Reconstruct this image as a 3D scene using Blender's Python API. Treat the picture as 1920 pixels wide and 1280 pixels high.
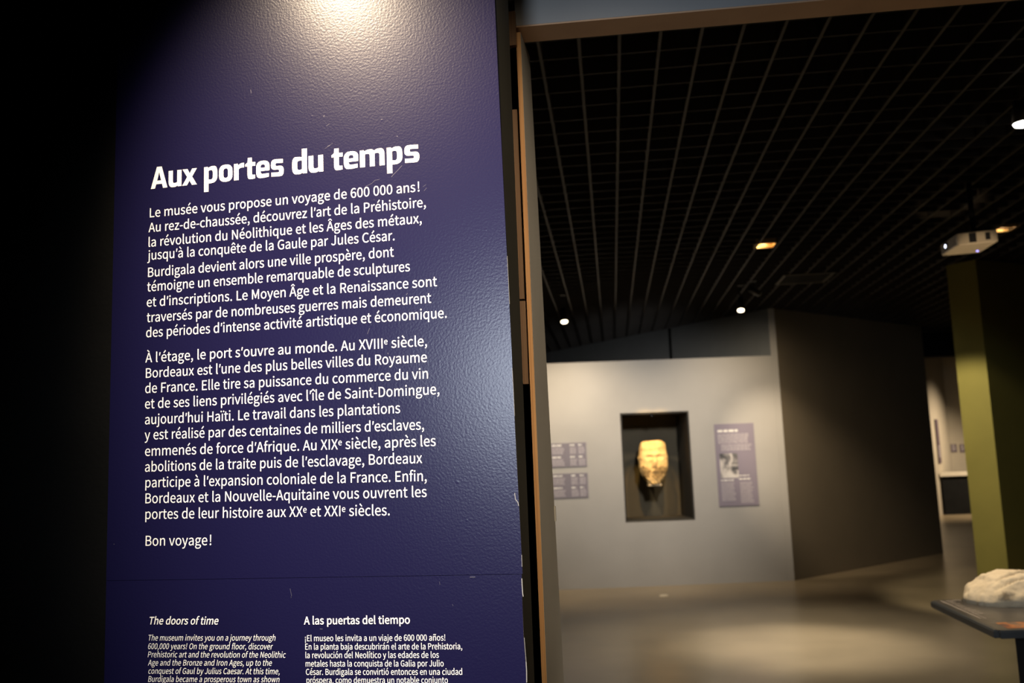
import bpy, bmesh, math, json, random
from mathutils import Vector, Matrix, noise
from mathutils.geometry import tessellate_polygon

scene = bpy.context.scene
C = scene.collection
for o in list(bpy.data.objects):
    bpy.data.objects.remove(o)

# ------------------------------------------------------------------ camera
F_PX = 1703.0
EYE = Vector((0.0, 0.0, 1.6))
PITCH, ROLL = math.radians(7.61), math.radians(2.15)
_cp, _sp, _cr, _sr = math.cos(PITCH), math.sin(PITCH), math.cos(ROLL), math.sin(ROLL)
_fwd = Vector((0, _cp, _sp)); _up0 = Vector((0, -_sp, _cp)); _rt0 = Vector((1, 0, 0))
# image x = cr*x - sr*u ; image up = sr*x + cr*u
RIGHT = _rt0 * _cr - _up0 * _sr
UP = _rt0 * _sr + _up0 * _cr
FWD = _fwd
cam_d = bpy.data.cameras.new('camera')
cam = bpy.data.objects.new('camera', cam_d); C.objects.link(cam)
cam_d.sensor_width = 36.0
cam_d.lens = F_PX / 1920.0 * 36.0
cam_d.clip_start = 0.05; cam_d.clip_end = 200
cam_d.dof.use_dof = True
cam_d.dof.focus_distance = 1.38
cam_d.dof.aperture_fstop = 6.3
cam.matrix_world = Matrix(((RIGHT.x, UP.x, -FWD.x, EYE.x), (RIGHT.y, UP.y, -FWD.y, EYE.y),
                           (RIGHT.z, UP.z, -FWD.z, EYE.z), (0, 0, 0, 1)))
scene.camera = cam

# ------------------------------------------------------------------ world, exposure
w = bpy.data.worlds.new('world'); scene.world = w; w.use_nodes = True
w.node_tree.nodes['Background'].inputs[0].default_value = (0.9, 0.85, 0.75, 1)
w.node_tree.nodes['Background'].inputs[1].default_value = 0.0015
vs = scene.view_settings
vs.view_transform = 'Standard'; vs.look = 'None'; vs.exposure = 0.0; vs.gamma = 1.0
vs.use_curve_mapping = False

WARM = (1.0, 0.80, 0.56); WARM2 = (1.0, 0.66, 0.33); COOL = (0.80, 0.90, 1.0); NEUT = (1.0, 0.9, 0.76)

def spot(name, loc, target, power, color, size_deg, blend=0.6, radius=0.05, spec=1.0):
    d = bpy.data.lights.new(name, 'SPOT')
    d.energy = power; d.color = color; d.spot_size = math.radians(size_deg); d.spot_blend = blend
    d.shadow_soft_size = radius; d.specular_factor = spec
    o = bpy.data.objects.new(name, d); C.objects.link(o)
    o.location = loc
    o.rotation_euler = (Vector(target) - Vector(loc)).to_track_quat('-Z', 'Y').to_euler()
    return o
def area(name, loc, target, power, color, sx, sy, spread=180):
    d = bpy.data.lights.new(name, 'AREA')
    d.energy = power; d.color = color; d.shape = 'RECTANGLE'; d.size = sx; d.size_y = sy
    d.spread = math.radians(spread)
    o = bpy.data.objects.new(name, d); C.objects.link(o)
    o.location = loc
    o.rotation_euler = (Vector(target) - Vector(loc)).to_track_quat('-Z', 'Y').to_euler()
    return o

H = 3.48                                    # underside of the ceiling grid
# front space: warm picture spot over the panel, a cool lamp further back on the left, an unseen fill added on the jamb and its wooden edge
spot('panel_spot', (-0.80, 0.52, 3.02), (-0.11, 1.37, 1.74), 460, (1.0, 0.78, 0.54), 47, 1.0, 0.03)
spot('front_cool', (-0.87, -1.48, 2.0), (0.12, 1.45, 1.575), 260, COOL, 30, 0.16, 0.30)
spot('jamb_fill', (0.75, -0.4, 3.0), (0.05, 1.55, 1.80), 230, WARM, 29, 1.0, 0.05)
# exhibition room
spot('wall_lamp_left', (0.614, 10.35, 3.15), (0.75, 11.6, 1.6), 190, WARM, 110, 1.0, 0.05)
spot('wall_lamp_right', (2.613, 10.15, 3.17), (2.9, 11.75, 1.8), 110, WARM, 100, 1.0, 0.05)
spot('wall_wash', (1.75, 8.2, 2.95), (1.6, 11.75, 1.65), 290, (1.0, 0.965, 0.93), 64, 0.9, 0.12)
spot('floor_pool', (2.344, 8.1, 3.40), (2.34, 7.95, 0), 300, NEUT, 80, 1.0, 0.05)
spot('floor_pool_centre', (2.344, 8.1, 3.38), (2.34, 7.85, 0), 480, NEUT, 42, 1.0, 0.05)
spot('corner_fill', (2.3, 9.7, 3.2), (3.50, 11.85, 1.5), 330, WARM, 38, 1.0, 0.05)  # added light without a fixture, grades the side wall away from the corner
spot('niche_lamp_left', (1.50, 10.75, 2.98), (1.78, 12.12, 1.47), 160, (1.0, 0.60, 0.18), 22, 0.6, 0.03)
spot('niche_lamp_right', (2.00, 10.75, 2.98), (1.80, 12.12, 1.47), 140, (1.0, 0.60, 0.18), 22, 0.6, 0.03)
spot('pillar_lamp', (3.1, 8.2, 3.3), (4.62, 9.25, 1.35), 280, (1.0, .86, .6), 49, 0.45, 0.05)
spot('table_lamp', (1.75, 4.15, 3.35), (2.0, 3.78, 0.95), 300, WARM, 36, 0.8, 0.04)
spot('lintel_bounce_fill', (0.9, 2.5, 3.4), (0.7, 2.6, 0), 320, NEUT, 60, 1.0, 0.05)  # added unseen light, its floor bounce brightens the underside of the lintel
spot('far_lamp', (12.2, 20.4, 3.3), (10.3, 22.0, 0.8), 750, WARM, 88, 1.0, 0.1)
spot('projector_fill', (2.7, 4.1, 1.0), (3.34, 6.4, 3.0), 150, (1, .72, .42), 8.5, 0.6, 0.03)  # added light, no showcase stands there; brightens the projector's underside


# ------------------------------------------------------------------ helpers
def tag(o, label=None, cat=None, group=None, kind=None):
    if label: o['label'] = label
    if cat: o['category'] = cat
    if group: o['group'] = group
    if kind: o['kind'] = kind
    return o
def empty(name, loc, rz=0.0):
    o = bpy.data.objects.new(name, None); C.objects.link(o)
    o.location = loc; o.rotation_euler = (0, 0, rz); o.empty_display_size = 0.1
    return o
def finish(name, bm, mat, parent=None, smooth=False):
    me = bpy.data.meshes.new(name)
    bmesh.ops.recalc_face_normals(bm, faces=bm.faces)
    bm.to_mesh(me); bm.free()
    if smooth:
        for p in me.polygons: p.use_smooth = True
    if mat: me.materials.append(mat)
    o = bpy.data.objects.new(name, me); C.objects.link(o)
    if parent: o.parent = parent
    return o
def bx(bm, x0, x1, y0, y1, z0, z1):
    v = [bm.verts.new(p) for p in ((x0,y0,z0),(x1,y0,z0),(x1,y1,z0),(x0,y1,z0),(x0,y0,z1),(x1,y0,z1),(x1,y1,z1),(x0,y1,z1))]
    for f in ((0,3,2,1),(4,5,6,7),(0,1,5,4),(1,2,6,5),(2,3,7,6),(3,0,4,7)): bm.faces.new([v[i] for i in f])
    return v
def prism(bm, pts, z0, z1):
    a = [bm.verts.new((p[0], p[1], z0)) for p in pts]; b = [bm.verts.new((p[0], p[1], z1)) for p in pts]
    n = len(pts)
    bm.faces.new(a[::-1]); bm.faces.new(b)
    for i in range(n): bm.faces.new((a[i], a[(i+1)%n], b[(i+1)%n], b[i]))
def hexa(bm, lo, hi):
    a = [bm.verts.new(p) for p in lo]; b = [bm.verts.new(p) for p in hi]
    n = len(lo)
    bm.faces.new(a[::-1]); bm.faces.new(b)
    for i in range(n): bm.faces.new((a[i], a[(i+1)%n], b[(i+1)%n], b[i]))
def cyl(bm, c, r0, r1, h, n=24, axis='Z'):
    res = bmesh.ops.create_cone(bm, cap_ends=True, segments=n, radius1=r0, radius2=r1, depth=h)
    m = Matrix.Translation(Vector(c))
    if axis == 'X': m = m @ Matrix.Rotation(math.pi/2, 4, 'Y')
    if axis == 'Y': m = m @ Matrix.Rotation(math.pi/2, 4, 'X')
    bmesh.ops.transform(bm, matrix=m, verts=res['verts'])
def bevel(bm, w, seg=2):
    bmesh.ops.bevel(bm, geom=bm.edges[:], offset=w, segments=seg, affect='EDGES', profile=0.5)
def box(name, mat, parent, x0, x1, y0, y1, z0, z1, bev=0.0):
    bm = bmesh.new(); bx(bm, x0, x1, y0, y1, z0, z1)
    if bev: bevel(bm, bev)
    return finish(name, bm, mat, parent)

def ray(px, py):
    d = FWD + RIGHT * ((px - 960) / F_PX) - UP * ((py - 640) / F_PX)
    return d.normalized()
def on_plane(px, py, p0, n):
    d = ray(px, py); return EYE + d * ((Vector(p0) - EYE).dot(n) / d.dot(n))

# ------------------------------------------------------------------ materials
def mat(name, col, rough=0.6, metal=0.0, spec=0.5, var=0.0, vscale=6.0, bump=0.0, bscale=40.0, emit=None, estr=0.0, bdist=0.01):
    m = bpy.data.materials.new(name); m.use_nodes = True
    nt = m.node_tree; b = nt.nodes['Principled BSDF']
    b.inputs['Base Color'].default_value = (*col, 1); b.inputs['Roughness'].default_value = rough
    b.inputs['Metallic'].default_value = metal; b.inputs['Specular IOR Level'].default_value = spec
    tc = nt.nodes.new('ShaderNodeTexCoord')
    if var:
        n = nt.nodes.new('ShaderNodeTexNoise'); n.inputs['Scale'].default_value = vscale; n.inputs['Detail'].default_value = 5
        nt.links.new(tc.outputs['Object'], n.inputs['Vector'])
        r = nt.nodes.new('ShaderNodeValToRGB')
        r.color_ramp.elements[0].position = 0.3; r.color_ramp.elements[1].position = 0.7
        r.color_ramp.elements[0].color = (*[c * (1 - var) for c in col], 1)
        r.color_ramp.elements[1].color = (*[min(1, c * (1 + var)) for c in col], 1)
        nt.links.new(n.outputs['Fac'], r.inputs['Fac']); nt.links.new(r.outputs['Color'], b.inputs['Base Color'])
    if bump:
        n2 = nt.nodes.new('ShaderNodeTexNoise'); n2.inputs['Scale'].default_value = bscale; n2.inputs['Detail'].default_value = 3
        nt.links.new(tc.outputs['Object'], n2.inputs['Vector'])
        bp = nt.nodes.new('ShaderNodeBump'); bp.inputs['Strength'].default_value = bump; bp.inputs['Distance'].default_value = bdist
        nt.links.new(n2.outputs['Fac'], bp.inputs['Height']); nt.links.new(bp.outputs['Normal'], b.inputs['Normal'])
    if emit:
        b.inputs['Emission Color'].default_value = (*emit, 1); b.inputs['Emission Strength'].default_value = estr
    return m
M = {}
def vinyl_mat():
    m = mat('blue_vinyl', (0.0072, 0.0064, 0.0350), 0.255, spec=0.20, bump=0.0)
    nt = m.node_tree; b = nt.nodes['Principled BSDF']; tc = nt.nodes.new('ShaderNodeTexCoord')
    n = nt.nodes.new('ShaderNodeTexNoise'); n.inputs['Scale'].default_value = 270; n.inputs['Detail'].default_value = 2.5
    n2 = nt.nodes.new('ShaderNodeTexVoronoi'); n2.inputs['Scale'].default_value = 26; n2.feature = 'F1'
    rp = nt.nodes.new('ShaderNodeMapRange'); rp.inputs[1].default_value = 0.0; rp.inputs[2].default_value = 0.07; rp.inputs[3].default_value = 1.0; rp.inputs[4].default_value = 0.0
    ad = nt.nodes.new('ShaderNodeMath'); ad.operation = 'MULTIPLY_ADD'; ad.inputs[1].default_value = 0.8
    bp = nt.nodes.new('ShaderNodeBump'); bp.inputs['Strength'].default_value = 0.15; bp.inputs['Distance'].default_value = 0.0012
    for q in (n, n2): nt.links.new(tc.outputs['Object'], q.inputs['Vector'])
    nt.links.new(n2.outputs['Distance'], rp.inputs[0]); nt.links.new(rp.outputs[0], ad.inputs[0]); nt.links.new(n.outputs['Fac'], ad.inputs[2])
    nt.links.new(ad.outputs[0], bp.inputs['Height']); nt.links.new(bp.outputs['Normal'], b.inputs['Normal'])
    return m
M['vinyl'] = vinyl_mat()
M['print'] = mat('white_print', (0.90, 0.88, 0.85), 0.45)
M['scratch'] = mat('scratch', (0.055, 0.05, 0.085), 0.5)
M['chip'] = mat('chipped_vinyl', (0.26, 0.26, 0.26), 0.6)
M['black'] = mat('black_paint', (0.006, 0.006, 0.006), 0.8, spec=0.2, var=0.3)
M['black_wall'] = mat('black_wall_paint', (0.003, 0.003, 0.0028), 0.8, spec=0.08, var=0.25, bump=0.1, bscale=120)
M['return_paint'] = mat('dark_grey_paint', (0.026, 0.025, 0.021), 0.7, spec=0.2, var=0.1)
M['black_satin'] = mat('black_satin', (0.006, 0.006, 0.007), 0.5, var=0.2)
M['grid'] = mat('grid_brown_black', (0.036, 0.031, 0.028), 0.6, var=0.2, vscale=2)
M['floor'] = mat('polished_concrete', (0.31, 0.245, 0.155), 0.30, spec=0.5, var=0.14, vscale=1.3, bump=0.04, bscale=9)
M['wall'] = mat('grey_wall_paint', (0.40, 0.385, 0.36), 0.75, spec=0.25, var=0.05, vscale=1.7, bump=0.05, bscale=60)
M['wall_dark'] = mat('grey_wall_side_shaded', (0.20, 0.165, 0.115), 0.75, spec=0.25, var=0.05, vscale=2)  # the grey wall paint with the unlit side's shade put into its colour
M['wall_upper'] = mat('grey_wall_upper_shaded', (0.17, 0.182, 0.188), 0.75, spec=0.25, var=0.04)  # same grey paint, darkened and cooled to stand for shade up there
M['far_wall'] = mat('far_wall_paint', (0.42, 0.37, 0.29), 0.8, var=0.04)
M['far_top'] = mat('pale_counter_top', (0.75, 0.68, 0.55), 0.5, var=0.05)
M['green'] = mat('olive_green_paint', (0.23, 0.20, 0.05), 0.7, spec=0.25, var=0.06, vscale=3, bump=0.04, bscale=80)
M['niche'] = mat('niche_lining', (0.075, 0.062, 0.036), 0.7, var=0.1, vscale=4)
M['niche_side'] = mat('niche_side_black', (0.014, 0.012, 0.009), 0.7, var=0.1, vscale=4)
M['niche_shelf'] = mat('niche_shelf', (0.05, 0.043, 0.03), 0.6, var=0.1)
M['bracket'] = mat('bracket_paint', (0.62, 0.50, 0.33), 0.5, var=0.05)
M['fixture'] = mat('black_fixture', (0.02, 0.02, 0.02), 0.45, var=0.1)
M['jamb_paint'] = mat('grey_lining_paint', (0.27, 0.26, 0.24), 0.6, var=0.06, vscale=5, bump=0.05, bscale=90)
M['latch'] = mat('latch_metal', (0.6, 0.58, 0.52), 0.4, metal=0.5, var=0.05)
M['lintel'] = mat('lintel_grey', (0.28, 0.285, 0.30), 0.6, var=0.06, vscale=8)
M['lintel_under'] = mat('lintel_under', (0.52, 0.33, 0.21), 0.6, var=0.08, vscale=8)
M['mauve'] = mat('mauve_print', (0.235, 0.205, 0.255), 0.6, var=0.06, vscale=2)
M['mauve2'] = mat('mauve_print_grey', (0.19, 0.17, 0.20), 0.6, var=0.06, vscale=2)
M['mauve_text'] = mat('mauve_small_text', (0.46, 0.42, 0.44), 0.6, var=0.03)
M['mauve_title'] = mat('white_heading', (0.80, 0.77, 0.72), 0.6, var=0.03)
M['purple'] = mat('purple_print', (0.10, 0.07, 0.09), 0.6, var=0.08)
M['cream'] = mat('cream_disc', (0.85, 0.76, 0.60), 0.5, var=0.04)
M['vent'] = mat('vent_frame', (0.09, 0.085, 0.07), 0.5, var=0.05)
M['vent_dark'] = mat('vent_slats', (0.02, 0.02, 0.018), 0.6, var=0.05)
M['reflector'] = mat('lamp_reflector', (0.75, 0.52, 0.24), 0.35, metal=0.6, var=0.05)
M['bulb'] = mat('bulb', (1, .8, .5), 0.4, emit=(1, .72, .38), estr=9.0)
M['lamp_on'] = mat('lamp_lens', (1, .9, .75), 0.4, emit=(1, .84, .58), estr=7.0)
M['lamp_white'] = mat('lamp_lens_bright', (1, .95, .88), 0.4, emit=(1, .95, .85), estr=14.0)
M['lamp_off'] = mat('lamp_lens_unlit', (.35, .38, .38), 0.25, var=0.02)
M['proj'] = mat('projector_white', (0.74, 0.66, 0.54), 0.5, var=0.04)
M['proj_front'] = mat('projector_front', (0.50, 0.52, 0.56), 0.45, var=0.04)
M['lens'] = mat('projector_lens', (.7, .75, 1), 0.2, emit=(.72, .78, 1), estr=5.0)
M['led'] = mat('blue_led', (.3, .3, 1), 0.3, emit=(.30, .28, 1.0), estr=5.0)
M['tabletop'] = mat('slate_table_edge', (0.05, 0.056, 0.062), 0.35, var=0.08)
M['sheet'] = mat('printed_table_sheet', (0.055, 0.050, 0.045), 0.32, var=0.15, vscale=12)
M['caption'] = mat('pale_caption', (0.32, 0.28, 0.25), 0.5, var=0.05)
def ply_mat(name, c0, c1, rough=0.6):
    m = mat(name, c0, rough); nt = m.node_tree; b = nt.nodes['Principled BSDF']
    tc = nt.nodes.new('ShaderNodeTexCoord'); mp = nt.nodes.new('ShaderNodeMapping'); mp.inputs['Scale'].default_value = (420, 1, 2.2)
    n = nt.nodes.new('ShaderNodeTexNoise'); n.inputs['Scale'].default_value = 1.0; n.inputs['Detail'].default_value = 4
    r = nt.nodes.new('ShaderNodeValToRGB'); r.color_ramp.elements[0].position = .35; r.color_ramp.elements[1].position = .68
    r.color_ramp.elements[0].color = (*c0, 1); r.color_ramp.elements[1].color = (*c1, 1)
    nt.links.new(tc.outputs['Object'], mp.inputs['Vector']); nt.links.new(mp.outputs['Vector'], n.inputs['Vector'])
    nt.links.new(n.outputs['Fac'], r.inputs['Fac']); nt.links.new(r.outputs['Color'], b.inputs['Base Color'])
    return m
M['ply'] = ply_mat('raw_plywood_edge', (0.40, 0.19, 0.07), (0.66, 0.38, 0.16))
M['ply_dark'] = ply_mat('plywood_shaded', (0.12, 0.062, 0.028), (0.17, 0.095, 0.045))  # plywood with the shadow of the gap mixed into its colour
def stone_mat(name, c0, c1, stain, thr, scale):
    m = mat(name, c1, 0.85, spec=0.2, bump=0.35, bscale=70, bdist=0.006); nt = m.node_tree; b = nt.nodes['Principled BSDF']
    tc = nt.nodes.new('ShaderNodeTexCoord'); n = nt.nodes.new('ShaderNodeTexNoise'); n.inputs['Scale'].default_value = scale; n.inputs['Detail'].default_value = 6
    r = nt.nodes.new('ShaderNodeValToRGB'); e = r.color_ramp.elements
    e[0].position = thr; e[0].color = (*stain, 1); e[1].position = thr + .09; e[1].color = (*c0, 1)
    q = e.new(0.72); q.color = (*c1, 1)
    nt.links.new(tc.outputs['Object'], n.inputs['Vector']); nt.links.new(n.outputs['Fac'], r.inputs['Fac']); nt.links.new(r.outputs['Color'], b.inputs['Base Color'])
    return m
M['head'] = stone_mat('pale_limestone', (0.66, 0.47, 0.22), (0.76, 0.56, 0.28), (0.13, 0.085, 0.035), 0.31, 11)
nt_ = M['head'].node_tree; b_ = nt_.nodes['Principled BSDF']      # dark weathering patches on the beard
src = b_.inputs['Base Color'].links[0].from_socket
tc_ = nt_.nodes.new('ShaderNodeTexCoord'); st_ = []
for c_, r_ in (((0.035, -0.14, -0.135), 0.075), ((-0.115, -0.10, -0.13), 0.055), ((0.125, -0.10, -0.11), 0.05)):
    v_ = nt_.nodes.new('ShaderNodeVectorMath'); v_.operation = 'DISTANCE'; v_.inputs[1].default_value = c_
    n_ = nt_.nodes.new('ShaderNodeTexNoise'); n_.inputs['Scale'].default_value = 28
    m_ = nt_.nodes.new('ShaderNodeMath'); m_.operation = 'MULTIPLY_ADD'; m_.inputs[1].default_value = 0.09
    g_ = nt_.nodes.new('ShaderNodeMapRange'); g_.inputs[1].default_value = r_ + .03; g_.inputs[2].default_value = r_ + .07; g_.inputs[3].default_value = 0.75; g_.inputs[4].default_value = 0.0
    nt_.links.new(tc_.outputs['Object'], v_.inputs[0]); nt_.links.new(tc_.outputs['Object'], n_.inputs['Vector'])
    nt_.links.new(n_.outputs['Fac'], m_.inputs[0]); nt_.links.new(v_.outputs['Value'], m_.inputs[2]); nt_.links.new(m_.outputs[0], g_.inputs[0])
    x_ = nt_.nodes.new('ShaderNodeMix'); x_.data_type = 'RGBA'
    x_.inputs[7].default_value = (0.10, 0.065, 0.03, 1)
    nt_.links.new(g_.outputs[0], x_.inputs[0]); nt_.links.new(src, x_.inputs[6]); src = x_.outputs[2]
nt_.links.new(src, b_.inputs['Base Color'])
M['relief'] = stone_mat('cream_limestone', (0.58, 0.49, 0.35), (0.66, 0.57, 0.42), (0.30, 0.24, 0.16), 0.28, 12)
def noise_pic(name, stops, scale):
    m = mat(name, stops[0][1], 0.4); nt = m.node_tree; b = nt.nodes['Principled BSDF']
    tc = nt.nodes.new('ShaderNodeTexCoord'); n = nt.nodes.new('ShaderNodeTexNoise'); n.inputs['Scale'].default_value = scale; n.inputs['Detail'].default_value = 4; n.inputs['Distortion'].default_value = 0.6
    r = nt.nodes.new('ShaderNodeValToRGB'); e = r.color_ramp.elements
    e[0].position, e[0].color = stops[0][0], (*stops[0][1], 1); e[1].position, e[1].color = stops[-1][0], (*stops[-1][1], 1)
    for p, c in stops[1:-1]: q = e.new(p); q.color = (*c, 1)
    nt.links.new(tc.outputs['Object'], n.inputs['Vector']); nt.links.new(n.outputs['Fac'], r.inputs['Fac']); nt.links.new(r.outputs['Color'], b.inputs['Base Color'])
    return m
M['photo'] = noise_pic('old_photograph', [(.36, (.07, .07, .075)), (.46, (.20, .19, .19)), (.54, (.55, .51, .48)), (.65, (.66, .62, .58))], 7)
M['picture'] = noise_pic('orange_picture', [(.34, (.07, .05, .04)), (.45, (.20, .06, .025)), (.55, (.40, .15, .04)), (.66, (.12, .09, .07))], 14)


# ------------------------------------------------------------------ setting
YR = math.radians(-6.03)
RU = Vector((math.cos(YR), math.sin(YR), 0)); RV = Vector((-math.sin(YR), math.cos(YR), 0))
o = box('floor', M['floor'], None, -8, 22, -4, 30, -0.1, 0.0); tag(o, kind='structure')
o = box('ceiling', M['black'], None, -8, 22, 1.9, 30, H + 0.75, H + 0.85); tag(o, kind='structure')
bm = bmesh.new()
t, hh = 0.0068, 0.09
for i in range(-24, 52):
    u = 0.1250 + 0.1835 * i
    bx(bm, u - t, u + t, 1.75, 16.5, H, H + hh)
for j in range(-10, 64):
    v = 3.889 + 0.1985 * j
    if v < 1.8: continue
    bx(bm, -4.4, 9.6, v - t * 0.45, v + t * 0.45, H + 0.002, H + hh)
g = finish('ceiling_grid', bm, M['grid']); g.rotation_euler = (0, 0, YR); tag(g, kind='structure')

# back wall with its opening for the niche
YB = math.radians(0.95)
WB = Vector((3.449, 11.768, 0)); BU = Vector((math.cos(YB), math.sin(YB), 0)); BN = Vector((-BU.y, BU.x, 0))
wb = empty('wall_back', WB, YB)
wb_b = bmesh.new()
NX0, NX1, NZ0, NZ1 = -2.094, -1.207, 0.797, 2.182
WT = 0.32; LOWZ = 2.86
bx(wb_b, -8.5, NX0, 0, WT, 0, LOWZ); bx(wb_b, NX1, -0.085, 0, WT, 0, LOWZ)
bx(wb_b, NX0, NX1, 0, WT, 0, NZ0); bx(wb_b, NX0, NX1, 0, WT, NZ1, LOWZ)
bpy.data.objects.remove(wb)
wb = finish('wall_back', wb_b, M['wall']); wb.location = WB; wb.rotation_euler = (0, 0, YB); tag(wb, kind='structure')
# tall block behind it, set at an angle
A = WB + BU * -0.084 ; B = WB + BU * 0.0
A = Vector((A.x, A.y + 0.001, 0))
bm = bmesh.new()
prism(bm, [(A.x, A.y), (B.x, B.y), (6.42, 14.12), (6.1, 14.5), (0.6, 21.0), (-1.3, 18.75), (0.585, 15.72)], 0, H)
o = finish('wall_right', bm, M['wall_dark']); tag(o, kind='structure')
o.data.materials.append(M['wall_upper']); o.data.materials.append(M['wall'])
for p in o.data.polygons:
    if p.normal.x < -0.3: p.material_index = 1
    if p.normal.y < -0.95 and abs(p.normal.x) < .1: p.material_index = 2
# open joint in the upper wall
dirU = (Vector((0.585, 15.72, 0)) - A).normalized(); nU = Vector((-dirU.y, dirU.x, 0))
pj = on_plane(1257, 640, A, nU)
bm = bmesh.new(); q = Vector((pj.x, pj.y, 0)); e = dirU * 0.022; nn = Vector((dirU.y, -dirU.x, 0))
if nn.y > 0: nn = -nn
prism(bm, [(q - e)[:2], (q + e)[:2], (q + e + nn * 0.01)[:2], (q - e + nn * 0.01)[:2]], 0, H)
o = finish('trim_1', bm, M['black']); tag(o, kind='structure')
# low dark header, far room walls
o = box('wall_header', M['black'], None, 6.3, 12.0, 15.0, 15.3, 3.09, H + 0.6); tag(o, kind='structure')
o = box('wall_far', M['far_wall'], None, 10.9, 17, 23.4, 23.6, 0, 4.2); tag(o, kind='structure')
bm = bmesh.new(); prism(bm, [(11.09, 23.4), (6.67, 17.2), (6.4, 17.3), (10.7, 23.5)], 0, 4.2)
o = finish('wall_far_left', bm, M['far_wall']); tag(o, kind='structure')
o = box('ceiling_far', M['black'], None, 6, 20, 16.6, 25, 4.2, 4.3); tag(o, kind='structure')

# green pillar
bm = bmesh.new()
prism(bm, [(4.755, 9.10), (7.2, 10.33), (7.0, 10.65), (4.66, 9.47), (4.578, 9.36)], 0, H)
o = finish('pillar', bm, M['green']); tag(o, 'olive green square pillar at the right edge, behind the display table', 'pillar', kind='structure')

# ------------------------------------------------------------------ blue panel wall (panel frame: X along the wall, -Y towards the viewer)
YP = math.radians(-10.08)
P0 = Vector((-0.008, 1.35, 0.0))
PU = Vector((math.cos(YP), math.sin(YP), 0)); PN = Vector((-PU.y, PU.x, 0))
def pan(px, py, off=0.0):
    p = on_plane(px, py, P0 + PN * off, PN); return (p - P0).dot(PU), p.z
bm = bmesh.new(); bx(bm, -4.0, 0.0035, 0.003, 0.112, 0, 3.9)
wl = finish('wall_left', bm, M['black_wall']); wl.location = P0; wl.rotation_euler = (0, 0, YP); wl.data.materials.append(M['return_paint'])
for p in wl.data.polygons:
    if p.normal.x > 0.9: p.material_index = 1
tag(wl, kind='structure')

panel = empty('wall_panel', P0, YP)
tag(panel, 'tall dark blue introduction panel with white French text on the wall', 'panel')
XL = -0.655
def sheet(name, edge_px, zlo, zhi, y0, top_line=None):
    bm = bmesh.new()
    e = sorted([pan(*q) for q in edge_px], key=lambda s: s[1])
    e = [s for s in e if zlo < s[1] < zhi]
    if e: pts = [(XL, zlo), (e[0][0], zlo)] + e + [(e[-1][0], zhi), (XL, zhi)]
    a = [bm.verts.new((x, y0, z)) for x, z in pts]; b = [bm.verts.new((x, 0.003, z)) for x, z in pts]
    n = len(pts); bm.faces.new(a); bm.faces.new(b[::-1])
    for i in range(n): bm.faces.new((a[i], a[(i+1)%n], b[(i+1)%n], b[i]))
    return finish(name, bm, M['vinyl'], panel)
zs = pan(800, 1079)[1]
sheet('upper_sheet', [(927.6,2),(932.3,108),(936.8,200),(941.6,300),(947,410),(952.5,520),(959.4,659),(964,770),(968,850),(972,925),(976,1000),(979,1060)], zs + 0.0004, 2.75, 0.0)
sheet('lower_sheet', [(978.3,1086),(978.6,1110),(980,1150),(982,1200),(985.5,1244),(986.5,1279)], 0.35, zs - 0.0002, 0.0004)

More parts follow.
